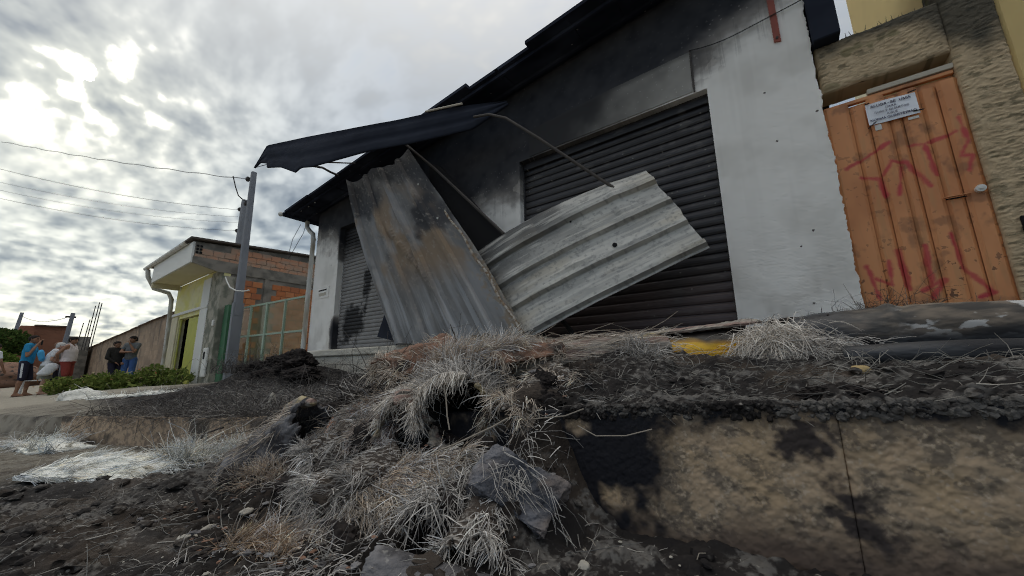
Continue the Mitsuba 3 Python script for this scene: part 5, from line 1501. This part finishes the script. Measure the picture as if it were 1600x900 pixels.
def stone(x, y, size, seed, label, m='m_pale_stone', up=.4):
    z = float(ground_h(np.array([x]), np.array([y]))[0])
    add('loose_stone', rock((x, y, z + size[2] * up), size, seed, 2, .35), m, True, label, 'stone')


stone(-2.00, .61, (.050, .030, .014), 1, 'flat pale oval stone on the black soil, upper of the two at lower left')
stone(-1.97, .555, (.055, .026, .014), 2, 'flat pale long stone, lower of the two at lower left')
stone(-1.90, .72, (.030, .022, .012), 3, 'grey-tan stone at the left foot of the fibre heap')
stone(.18, 1.72, (.032, .028, .020), 4, 'small ochre stone on the pavement below the fat black pipe', 'm_ochre_stone', .8)
stone(-4.80, 1.95, (.045, .035, .10), 5, 'upright pale shard standing in the dark litter left of the heap', 'm_pale_stone', .6)
stone(-.95, 1.52, (.10, .05, .05), 8, 'pale flat crust on the kerb edge right of the pipe mouth', 'm_ash', .8)
stone(.42, 1.24, (.016, .012, .012), 6, 'small pale stone lying at the foot of the kerb by the right edge')
stone(-.50, .98, (.018, .014, .012), 9, 'pale pebble among the straws in front of the dark kerb stone')
# twigs
def twig(p, r, label, m='m_twig'):
    add('twig', tube(p, r, 5), m, label=label, cat='twig')


mat('m_twig', (0.30, 0.265, 0.22), 0.9)
twig([(-2.50, .70, -.60), (-2.25, .68, -.66), (-2.02, .66, -.70)], .009, 'short black stick lying in the soil at lower left', 'm_char')
twig([(-1.26, 1.20, -.07), (-1.22, 1.18, -.14), (-1.19, 1.16, -.21), (-1.165, 1.15, -.26)], .0030, 'thin stalk hanging upright in the dark pipe mouth')
twig([(-1.25, 1.08, -.36), (-1.05, 1.06, -.29), (-.86, 1.06, -.21), (-.80, 1.06, -.18)], .0035, 'long pale straw sloping up in front of the dark pipe mouth')
twig([(-.84, 1.28, -.21), (-.70, 1.28, -.19), (-.62, 1.27, -.16)], .0026, 'pale straw sticking out to the right over the dark kerb stone')
twig([(-.62, 1.22, -.21), (-.55, 1.21, -.235), (-.45, 1.21, -.225), (-.37, 1.215, -.20)], .0020, 'curved thin straw hanging on the dark kerb stone')
twig([(-.95, 1.64, .0), (-.88, 1.60, -.05), (-.83, 1.56, -.13)], .004, 'bent stalk leaning right of the heap crest')
twig([(-3.2, 1.32, -.52), (-2.95, 1.28, -.55), (-2.75, 1.22, -.50), (-2.5, 1.18, -.52)], .006, 'forked grey twig left of the ash stump')
twig([(-4.3, 1.46, -.80), (-4.0, 1.44, -.62), (-3.7, 1.46, -.50)], .007, 'pale twig leaning on the far kerb stones')
twig([(-5.4, 1.44, -.80), (-5.0, 1.42, -.66), (-4.5, 1.42, -.56)], .008, 'dark twig slanting across the far kerb stones', 'm_char')
g = np.random.default_rng(95)
for i in range(26):
    x, y = g.uniform(-.75, .15), g.uniform(.80, 1.18)
    z = float(ground_h(np.array([x]), np.array([y]))[0])
    a = g.uniform(0, 6.28); L = g.uniform(.025, .07)
    p = np.array([x, y, z + .006])
    d = np.array([math.cos(a), math.sin(a) * .7, .25 * g.random()]) * L
    k = add('straw', tube([p, p + d * .5 + [0, 0, .008], p + d + g.normal(0, .006, 3)], .0013, 4), 'm_twig')
    labels[k] = {'label': 'short pale straw lying on the black soil before the dark kerb stone', 'category': 'straw', 'group': 'straws on the black soil'}
# burnt clumps in front of the plinth and the fence
def clump(c, size, seed, label, m='m_char'):
    q = trimesh.creation.icosphere(subdivisions=5)
    w = np.array(q.vertices)
    w = w * (1 + 1.0 * (meshkit.fbm(w * 1.3 + seed * 2.3, 5, seed)[:, None] - .5) + .40 * (np.abs(meshkit.fbm(w * 4 + seed, 5, seed + 2) - .5) * 2 - .3)[:, None] + .10 * (meshkit.fbm(w * 16, 2, seed)[:, None] - .5))
    add('burnt_clump', trimesh.Trimesh(w * np.array(size) + np.array(c), q.faces, process=False), m, 40, label, 'burnt clump')


clump((-6.9, 3.1, .06), (.52, .30, .22), 3, 'large black burnt clump in front of the left end of the plinth')
clump((-8.0, 3.0, -.02), (.30, .25, .15), 5, 'black burnt clump in front of the grid fence')
clump((-7.4, 2.85, -.18), (.35, .25, .14), 7, 'low black burnt clump below the large one')
clump((-.92, 1.46, -.10), (.10, .06, .07), 11, 'jagged charcoal lump on the kerb edge under the wrapped pipe')
clump((.10, 1.42, -.10), (.11, .06, .035), 13, 'low charcoal lump on the kerb edge under the pale tuft')
clump((-7.7, 3.2, .08), (.45, .25, .16), 15, 'ragged black burnt clump between the large clump and the grid fence')
clump((-8.7, 3.1, -.08), (.40, .25, .16), 17, 'leftmost black burnt clump before the green post')
clump((-6.2, 2.9, -.12), (.45, .25, .14), 19, 'flat black burnt clump just right of the large one')
# dry weeds by the fence and by the gate
def weed(key, label, c, n, L, r, seed, spread=(.3, .2), tone=DARK, up=1.0):
    g = np.random.default_rng(seed)
    P = np.array(c) + np.stack([g.normal(0, spread[0], n), g.normal(0, spread[1], n), np.zeros(n)], 1)
    D = g.standard_normal((n, 3)) * [.6, .5, .3] + [0, 0, up]
    tag(key, label, 'dry weeds')
    add_strands(key + '__stem', [strands(P, D, L * np.exp(g.normal(0, .4, n)), r, .45, .2, 4, seed, tone)], kind='stuff')


weed('dry_weeds', 'black dry weeds in front of the green post', (-8.9, 3.2, -.10), 420, .36, .005, 101, (.65, .25))
weed('dry_weeds_001', 'dry brown weeds heaped at the foot of the orange gate', (.49, 3.0, .18), 520, .16, .0022, 102, (.07, .08), ((.07, .055, .045), (.16, .125, .10)), .45)
weed('dry_weeds_002', 'few dead grass blades sticking up before the plinth', (-4.9, 3.3, -.08), 40, .30, .003, 103, (.8, .1), ((.10, .09, .08), (.25, .23, .2)))
weed('dry_weeds_003', 'sparse thin blades standing above the fat black pipe', (.25, 2.6, .18), 26, .12, .0018, 104, (.18, .03))
# ================================================================== plants
scene['m_leaf'] = {'type': 'principledthin', 'base_color': {'type': 'mesh_attribute', 'name': 'vertex_color'}, 'roughness': 0.6, 'diff_trans': 0.5, 'spec_trans': 0.0}
mat('m_bark', lambda p, n, uv: MIX((0.10, 0.08, 0.06), (0.16, 0.13, 0.10), FB(p.x * 9, p.y * 9, p.z * 3, 3)), 0.9)


def leaves(C, size, seed, tones):
    g = np.random.default_rng(seed)
    n = len(C)
    a = g.standard_normal((n, 3)); a /= np.linalg.norm(a, axis=1, keepdims=True)
    b = np.cross(a, g.standard_normal((n, 3))); b /= np.linalg.norm(b, axis=1, keepdims=True)
    s = size * np.exp(g.normal(0, .3, n))[:, None]
    V = np.stack([C - a * s, C + b * s * .45, C + a * s, C - b * s * .45], 1)
    F = (np.array([[0, 1, 2], [0, 2, 3]])[None] + (np.arange(n) * 4)[:, None, None]).reshape(-1, 3)
    t = g.random((n, 1))
    col = np.array(tones[0]) * (1 - t) + np.array(tones[1]) * t
    return trimesh.Trimesh(V.reshape(-1, 3), F, process=False), np.repeat(col, 4, 0)


def leaf_cloud(blobs, n, size, seed, tones):
    g = np.random.default_rng(seed)
    C = []
    vol = np.array([b[3] * b[4] * b[5] for b in blobs]); vol = vol / vol.sum()
    for b, w in zip(blobs, vol):
        k = int(n * w) + 5
        d = g.standard_normal((k, 3)); d /= np.linalg.norm(d, axis=1, keepdims=True)
        r = (.55 + .5 * g.random((k, 1)))
        p = d * r
        m_ = meshkit.fbm(p * 1.8 + seed + b[0], 3, seed) > .43
        C.append(np.array(b[:3]) + p[m_] * np.array(b[3:6]))
    return leaves(np.vstack(C), size, seed, tones)


HG = 'green_hedge'
tag(HG, 'low leafy green hedge in front of the onlookers', 'hedge')
g = np.random.default_rng(7)
bl = []
for i in range(15):
    t_ = i / 14
    bl.append((-17.1 + 1.7 * t_ + .3 * g.standard_normal(), 1.25 + 2.25 * t_, -.44 + .20 * t_ + .10 * g.standard_normal(), .40 + .2 * g.random(), .34, .20 + .18 * g.random()))
m, c = leaf_cloud(bl, 9000, .050, 3, ((.08, .13, .03), (.27, .31, .09)))
add(HG + '__leaf', m, 'm_leaf', color=c, kind='stuff')
m, c = leaves(np.array([b[:3] for b in bl for _ in range(8)]) + g.standard_normal((120, 3)) * [.4, .3, .16] + [.2, -.1, .08], .03, 5, ((.40, .16, .06), (.55, .50, .30)))
add(HG + '__blossom', m, 'm_leaf', color=c, kind='stuff')
add(HG + '__stem', cat_([rod((b[0] + dx, b[1] + dx * .3, -.85), (b[0] + dx * 2, b[1], b[2] + .1), .018, 5, .008) for b in bl for dx in (-.15, .1)]), 'm_bark', kind='stuff')


def tree(key, label, base, h, blobs, n, size, seed, tones):
    tag(key, label, 'tree')
    b = np.array(base, float)
    add(key + '__trunk', cat_([tube([b, b + [.1, .1, h * .4], b + [.0, .2, h * .75]], [.16, .12, .06], 7)] +
                              [tube([b + [.05, .1, h * .35], np.array(q[:3])], [.07, .02], 5) for q in blobs]), 'm_bark', True)
    m, c = leaf_cloud(blobs, n, size, seed, tones)
    add(key + '__crown', m, 'm_leaf', color=c, kind='stuff')


GR = ((.030, .060, .018), (.085, .125, .035))
tree('leafy_tree', 'dark bushy tree left of the distant brick house', (-40, .3, -1.2), 3.5, [(-40, .35, 1.9, 1.2, 1.1, .75), (-41, -.5, 1.7, 1.2, .9, .8), (-40, 1.0, 1.6, .9, .6, .6)], 5500, .10, 11, GR)
tree('leafy_tree_001', 'tree with thin airy crown at the far left edge', (-46, -.6, -1.2), 4, [(-46, -.4, 2.7, 1.3, 1.0, .45), (-46, -1.4, 2.5, 1.3, .9, .6)], 3000, .10, 12, ((.05, .05, .04), (.11, .11, .08)))
tree('leafy_tree_002', 'light green shrub below the dark tree at the left', (-34, -.2, -1.1), 1.6, [(-34, -.25, .75, .9, .8, .5), (-34, .45, .55, .8, .45, .4), (-34, -1.0, .6, .9, .5, .5)], 4500, .08, 13, ((.06, .11, .02), (.15, .21, .05)))
add('clay_bank', rock((-33, .8, -.35), (1.2, 1.1, .75), 5, 3, .3), 'm_rusty_earth', True, 'reddish clay bank behind the man in the blue shirt', 'earth bank')

# ================================================================== people
mat('m_skin_tan', lambda p, n, uv: MIX((0.26, 0.135, 0.085), (0.30, 0.165, 0.105), FB(p.x * 9, p.y * 9, p.z * 9, 2)), 0.6)
mat('m_skin_light', lambda p, n, uv: MIX((0.38, 0.22, 0.16), (0.43, 0.26, 0.19), FB(p.x * 9, p.y * 9, p.z * 9, 2)), 0.6)
for nm, c in (('m_blue_cloth', (0.022, 0.22, 0.42)), ('m_navy_cloth', (0.018, 0.018, 0.035)), ('m_white_cloth', (0.62, 0.64, 0.66)), ('m_pink_white_cloth', (0.62, 0.55, 0.55)),
              ('m_grey_cloth', (0.13, 0.14, 0.145)), ('m_denim', (0.055, 0.12, 0.30)), ('m_black_cloth', (0.022, 0.021, 0.020)), ('m_khaki_cloth', (0.22, 0.23, 0.20)), ('m_red_cloth', (0.26, 0.05, 0.04)),
              ('m_sky_cloth', (0.06, 0.32, 0.58)), ('m_hair_dark', (0.018, 0.014, 0.012)), ('m_hair_white', (0.50, 0.50, 0.48)), ('m_sole', (0.10, 0.075, 0.06)), ('m_plastic_white', (0.70, 0.71, 0.70))):
    mat(nm, (lambda cc: (lambda p, n, uv: C3(cc) * (0.82 + 0.36 * FB(p.x * 7, p.y * 7, p.z * 11, 3))))(c), 0.85)


def sph(c, r, k=12):
    return m3.Manifold.sphere(r, k).translate(tuple(map(float, c)))


def bone(a, b, ra, rb, k=12):
    return m3.Manifold.batch_hull([sph(a, ra, k), sph(b, rb, k)])


def ell(c, r, k=20):
    return m3.Manifold.sphere(1.0, k).scale(tuple(map(float, r))).translate(tuple(map(float, c)))


def to_tri(ms, place, smooth_it=4, edge=.03):
    m = m3.Manifold.batch_boolean(list(ms), m3.OpType.Add)
    m = m.refine_to_length(edge).to_mesh()
    t = trimesh.Trimesh(m.vert_properties[:, :3], m.tri_verts, process=False)
    if smooth_it:
        t.merge_vertices()
        trimesh.smoothing.filter_taubin(t, iterations=smooth_it)
    R, o = place
    return trimesh.Trimesh(np.array(t.vertices) @ R.T + o, t.faces, process=False)


def person(key, label, at, heading, h=1.70, lean=0.0, head_yaw=0.0, head_down=0.0, elbows=((.02, .27, 1.13), (.02, -.27, 1.13)), wrists=((.14, .25, .90), (.14, -.25, .90)),
           feet=((0, .11), (0, -.11)), skin='m_skin_tan', top='m_blue_cloth', sleeve=.55, vest=False, bottom='m_navy_cloth', bottom_to=.50, hair='m_hair_dark', hair_len=0.0, bald=0.0,
           girth=1.0, dip=0.0, skirt=False, stripe=None, sleeve_mat=None):
    """Joints in metres for a 1.70 m figure: x forward, y to the figure's left."""
    s = h / 1.70
    ca, sa = math.cos(heading), math.sin(heading)
    R = np.array([[ca, -sa, 0], [sa, ca, 0], [0, 0, 1]]) * s
    place = (R, np.array(at, float))
    lx = lambda z: lean * max(0, z - .95)
    hip = np.array([0, 0, .93 - dip])
    J = {}
    for i, sd in ((0, 1), (1, -1)):
        fx, fy = feet[i]
        J['hip', i] = np.array([0, .095 * sd, .92 - dip])
        J['ank', i] = np.array([fx, fy, .085])
        J['knee', i] = np.array([fx * .55 + .045 + dip * .8, fy * .95 + .01 * sd, .49 - dip * .4])
        J['sho', i] = np.array([lx(1.41), .175 * sd * (1 + .25 * (girth - 1)), 1.41 - dip])
        J['elb', i] = np.array(elbows[i], float) + [lx(1.1), 0, -dip]
        J['wri', i] = np.array(wrists[i], float) + [lx(1.3), 0, -dip]
    neck = np.array([lx(1.46) - .005, 0, 1.46 - dip])
    hc = np.array([lx(1.6) + .025 + .5 * head_down * .1, 0, 1.585 - dip - head_down * .03])
    G = girth
    body = []
    chest = np.array([lx(1.25), 0, 1.25 - dip]); belly = np.array([lx(1.05) + .01, 0, 1.05 - dip])

    def trunk(o):
        return [m3.Manifold.batch_hull([ell(chest, (.115 * G + o, .165 * G + o, .14 + o)), ell(belly, (.112 * G + o, .140 * G + o, .12 + o))]),
                m3.Manifold.batch_hull([ell(chest + [0, 0, .02], (.105 * G + o, .165 * G + o, .12 + o)), sph(J['sho', 0] + [0, -.01, 0], .058 + o), sph(J['sho', 1] + [0, .01, 0], .058 + o), sph(neck - [0, 0, .03], .06 + o)]),
                m3.Manifold.batch_hull([ell(belly, (.110 * G + o, .140 * G + o, .10 + o)), ell(hip + [0, 0, .02], (.112 * G + o, .158 * G + o, .10 + o))])]

    body += trunk(0)
    body.append(bone(neck - [0, 0, .04], neck + [.01, 0, .07], .058, .052))
    for i, sd in ((0, 1), (1, -1)):
        body.append(bone(J['hip', i], J['knee', i], .085 * (.6 + .4 * G), .056))
        cal = J['knee', i] * .68 + J['ank', i] * .32 - [.018, 0, 0]
        body.append(m3.Manifold.batch_hull([sph(J['knee', i], .054), sph(cal, .056), sph(J['knee', i] * .3 + J['ank', i] * .7, .042)]))
        body.append(bone(J['knee', i] * .4 + J['ank', i] * .6, J['ank', i], .045, .036))
        a = J['ank', i]
        body.append(m3.Manifold.batch_hull([sph(a - [.03, 0, .045], .035), sph(a + [.10, .0, -.055], .030), sph(a + [.15, 0.012 * sd, -.065], .020), sph(a, .036)]))
        body.append(bone(J['sho', i], J['elb', i], .052 * (.7 + .3 * G), .040))
        body.append(m3.Manifold.batch_hull([sph(J['elb', i], .040), sph(J['elb', i] * .7 + J['wri', i] * .3, .041), sph(J['wri', i], .027)]))
        d = J['wri', i] - J['elb', i]; d /= np.linalg.norm(d)
        sx = np.cross(d, [0, 0, 1.0]) if abs(d[2]) < .9 else np.array([1.0, 0, 0]); sx /= np.linalg.norm(sx)
        up = np.cross(sx, d)
        w0 = J['wri', i]
        body.append(m3.Manifold.batch_hull([sph(w0 + d * .01, .024, 8), sph(w0 + d * .085 + sx * .03, .013, 8), sph(w0 + d * .085 - sx * .03, .013, 8), sph(w0 + d * .03 + sx * .028, .014, 8)]))
        for f, (off, ln) in enumerate(((.030, .062), (.010, .074), (-.010, .068), (-.030, .054))):
            k0 = w0 + d * .085 + sx * off
            k1 = k0 + d * ln * .55 - up * .006
            body.append(bone(k0, k1, .0095, .0085, 8)); body.append(bone(k1, k1 + d * ln * .40 - up * .018, .0085, .007, 8))
        t0 = w0 + d * .03 + sx * .030 * sd
        body.append(bone(t0, t0 + d * .035 + sx * .028 * sd - up * .01, .012, .010, 8)); body.append(bone(t0 + d * .035 + sx * .028 * sd - up * .01, t0 + d * .062 + sx * .030 * sd - up * .016, .010, .008, 8))
    cy, sy = math.cos(head_yaw), math.sin(head_yaw)

    def hp(x, y, z):
        x2, z2 = x * math.cos(head_down) + z * math.sin(head_down), z * math.cos(head_down) - x * math.sin(head_down)
        return hc + np.array([x2 * cy - y * sy, x2 * sy + y * cy, z2])
    head = m3.Manifold.batch_hull([sph(hp(-.018, 0, .028), .088, 20), sph(hp(.025, 0, .035), .078, 20), sph(hp(.052, .018, -.062), .036), sph(hp(.052, -.018, -.062), .036), sph(hp(.035, .04, -.005), .045), sph(hp(.035, -.04, -.005), .045)])
    body.append(head)
    body.append(m3.Manifold.batch_hull([sph(hp(.100, 0, .018), .008, 8), sph(hp(.122, 0, -.022), .012, 8), sph(hp(.098, .015, -.024), .010, 8), sph(hp(.098, -.015, -.024), .010, 8)]))
    for sd in (1, -1):
        body.append(m3.Manifold.batch_hull([sph(hp(-.002, .083 * sd, .02), .012, 8), sph(hp(-.004, .092 * sd, .025), .014, 8), sph(hp(-.002, .084 * sd, -.015), .010, 8)]))
    body.append(m3.Manifold.batch_hull([sph(hp(.088, .022, -.052), .008, 8), sph(hp(.098, 0, -.052), .010, 8), sph(hp(.088, -.022, -.052), .008, 8)]))
    add(key, to_tri(body, place, 3, .022), skin, True)
    tag(key, label, 'person')
    # face details
    ey = [ell(hp(.092, .032 * sd, .018), (.010, .014, .008), 10) for sd in (1, -1)]
    add(key + '__eye', to_tri([ey[0]], place, 0), 'm_hair_dark', True)
    add(key + '__eye', to_tri([ey[1]], place, 0), 'm_hair_dark', True)
    add(key + '__brow', to_tri([bone(hp(.100, .018 * sd, .037), hp(.088, .050 * sd, .038), .006, .005, 8) for sd in (1, -1)], place, 0), hair if bald < .9 else 'm_hair_dark', True)
    # hair
    sh = m3.Manifold.batch_hull([sph(hp(-.020, 0, .032), .100, 20), sph(hp(.020, 0, .042), .088, 20)])
    if hair_len > 0:
        sh = sh + m3.Manifold.batch_hull([sph(hp(-.05, .04, -.01), .06), sph(hp(-.05, -.04, -.01), .06), sph(hp(-.055, .03, -hair_len), .045), sph(hp(-.055, -.03, -hair_len), .045)])
    nrm = hp(-.75, 0, 1.0) - hc
    nrm /= np.linalg.norm(nrm)
    sh = sh.trim_by_plane(tuple(map(float, nrm)), float(nrm @ hp(.05, 0, .055)) - .035 + bald * .05)
    add(key + '__hair', to_tri([sh], place, 0), hair, True)
    # clothes
    tp_ = trunk(.016)
    for i in (0, 1):
        if not vest:
            e = J['sho', i] * (1 - sleeve) + J['elb', i] * sleeve
            if sleeve > 1: e = J['elb', i]
            tp_.append(bone(J['sho', i], e, .064, .058))
            if sleeve > 1:
                tp_.append(bone(J['elb', i], J['elb', i] * .1 + J['wri', i] * .9, .055, .040))
    sm = m3.Manifold.batch_boolean(tp_, m3.OpType.Add)
    zc = .90 - dip
    sm = sm.trim_by_plane((0., 0., 1.), zc)
    if vest:
        for i, sd in ((0, 1), (1, -1)):
            sm = sm - bone(J['sho', i] + [0, .05 * sd, -.05], J['sho', i] + [0, .06 * sd, .12], .075, .09)
        sm = sm - ell(neck + [.03, 0, .02], (.12, .085, .10))
    else:
        sm = sm - ell(neck + [.012, 0, .055], (.075, .072, .055))
    add(key + '__shirt', to_tri([sm], place, 2, .03), top, True)
    bt = [m3.Manifold.batch_hull([ell(hip + [0, 0, .0], (.124 * G, .168 * G, .09)), ell(hip + [0, 0, .06], (.122 * G, .155 * G, .06))])]
    if skirt:
        bt.append(m3.Manifold.batch_hull([ell(hip, (.13 * G, .172 * G, .06)), ell((.02, 0, bottom_to), (.17, .21, .03))]))
    else:
        for i in (0, 1):
            k = J['knee', i]
            tt = np.clip((J['hip', i][2] - bottom_to) / (J['hip', i][2] - k[2]), 0, 1)
            e = J['hip', i] * (1 - tt) + k * tt
            bt.append(bone(J['hip', i], e, .104 * (.6 + .4 * G), .082))
            if bottom_to < .45: bt.append(bone(k, k * .1 + J['ank', i] * .9, .074, .058))
    add(key + '__' + ('skirt' if skirt else ('shorts' if bottom_to > .4 else 'trousers')), to_tri(bt, place, 2, .03), bottom, True)
    for i in (0, 1):
        a = J['ank', i]
        add(key + '__sandal', to_tri([m3.Manifold.batch_hull([sph(a + [-.05, .02, -.08], .012, 8), sph(a + [-.05, -.02, -.08], .012, 8), sph(a + [.13, .035, -.08], .012, 8), sph(a + [.13, -.03, -.08], .012, 8), sph(a + [.16, 0, -.08], .012, 8)])], place, 0), 'm_sole', True)
    return place, J, hp


def gz(x, y):
    return float(ground_h(np.array([x]), np.array([y]), False)[0]) - .004


UPY = math.pi / 2
pl, J, hp = person('person', 'man in bright blue t-shirt and dark white-striped shorts, hand raised to his face', (-18.7, .64, gz(-18.7, .64)), UPY - .35, 1.80,
                   elbows=((.10, .25, 1.14), (.06, -.25, 1.12)), wrists=((.22, .04, 1.20), (.17, -.12, 1.47)), feet=((.06, .12), (-.03, -.13)), top='m_blue_cloth', bottom='m_navy_cloth', bottom_to=.47, bald=.6, head_yaw=-.25, lean=.04)
for i in (0, 1):
    k, hpj = J['knee', i], J['hip', i]
    sd = 1 if i == 0 else -1
    add('person__side_stripe', to_tri([bone(hpj + [0, .072 * sd, -.02], k * .92 + hpj * .08 + [0, .058 * sd, 0], .036, .030)], pl, 0), 'm_white_cloth', True)
add('mobile_phone', to_tri([m3.Manifold.cube((.012, .075, .15), True).translate((.24, -.10, 1.50))], pl, 0), 'm_black', label='dark phone in the raised hand of the man in blue', cat='phone')
person('person_001', 'white-haired woman in blue and white blouse leaning forward, holding a white bag', (-18.4, 1.02, gz(-18.4, 1.02)), UPY - .15, 1.56, lean=.30, head_yaw=-.1, head_down=.15, skin='m_skin_light',
       elbows=((.10, .25, 1.14), (.06, -.24, 1.12)), wrists=((.26, .10, 1.05), (.26, -.08, 1.02)), top='m_white_cloth', bottom='m_khaki_cloth', bottom_to=.52, skirt=True, hair='m_hair_white', hair_len=.05, girth=1.08)
pl2 = (np.eye(3), np.zeros(3))
add('person_001__blouse_panel', to_tri([m3.Manifold.batch_hull([ell((-18.36, .86, gz(-18.4, 1) + 1.22), (.13, .07, .12)), ell((-18.34, .90, gz(-18.4, 1) + 1.06), (.12, .06, .08))])], pl2, 2, .03), 'm_sky_cloth', True)
add('white_bag', to_tri([m3.Manifold.batch_hull([ell((-18.15, 1.12, gz(-18.4, 1) + .82), (.08, .14, .12)), ell((-18.15, 1.0, gz(-18.4, 1) + .62), (.09, .15, .06))])], pl2, 2, .03), 'm_white_cloth', True,
    'crumpled white cloth bag held by the white-haired woman', 'bag')
person('person_002', 'brown-haired person half hidden between the white-haired woman and the tank-top woman', (-19.3, 1.22, gz(-19.3, 1.22)), UPY - .4, 1.60, head_yaw=-.5, skin='m_skin_light', top='m_grey_cloth', hair='m_rusty_earth', bottom='m_navy_cloth', bottom_to=.2)
person('person_003', 'woman in pinkish white tank top with hands behind her back, turned right', (-18.2, 1.42, gz(-18.2, 1.42)), UPY - .45, 1.70, head_yaw=-.35, elbows=((-.08, .26, 1.15), (-.16, -.26, 1.16)), wrists=((-.14, .10, .96), (-.20, -.08, .95)),
       top='m_pink_white_cloth', vest=True, bottom='m_red_cloth', bottom_to=.55, girth=1.35, hair='m_hair_dark')
person('person_004', 'man in open black jacket over dark clothes, half seated behind the hedge', (-18.9, 2.55, gz(-18.9, 2.55)), UPY - 1.2, 1.66, dip=.10, lean=-.12, head_yaw=.2, elbows=((.05, .27, 1.12), (.05, -.27, 1.12)), wrists=((.24, .12, .98), (.22, -.10, .96)),
       top='m_black_cloth', sleeve=1.5, bottom='m_navy_cloth', bottom_to=.2, girth=1.15, bald=.35)
person('person_005', 'person in grey t-shirt and blue jeans with one hand at the chin', (-18.7, 2.88, gz(-18.7, 2.88)), -UPY - .0 + .9, 1.74, head_yaw=-.3, elbows=((.16, .16, 1.17), (.14, -.22, 1.16)), wrists=((.19, .04, 1.40), (.22, .06, 1.16)),
       top='m_grey_cloth', bottom='m_denim', bottom_to=.2, hair='m_hair_dark', hair_len=.02)
person('person_006', 'person in white shirt cut off by the left edge of the picture', (-19.5, .02, gz(-19.5, .02)), UPY + .6, 1.62, top='m_white_cloth', bottom='m_grey_cloth', bottom_to=.2)
# white plastic chair behind the white-haired woman
CH = 'plastic_chair'
tag(CH, 'white plastic chair behind the white-haired woman', 'chair')
cx, cy_, cz = -18.9, .86, gz(-18.9, .86)
add(CH + '__seat', box(cx - .22, cx + .22, cy_ - .2, cy_ + .2, cz + .42, cz + .45, .01), 'm_plastic_white')
add(CH + '__backrest', hullpts([(cx - .22, cy_ - .2, cz + .46), (cx + .22, cy_ - .2, cz + .46), (cx - .2, cy_ - .27, cz + .85), (cx + .2, cy_ - .27, cz + .85), (cx - .22, cy_ - .17, cz + .46), (cx + .22, cy_ - .17, cz + .46), (cx - .2, cy_ - .24, cz + .85), (cx + .2, cy_ - .24, cz + .85)]), 'm_plastic_white')
for a_ in (-1, 1):
    for b_ in (-1, 1):
        add(CH + '__leg', rod((cx + .20 * a_, cy_ + .18 * b_, cz + .42), (cx + .23 * a_, cy_ + .21 * b_, cz - .01), .022, 6), 'm_plastic_white')
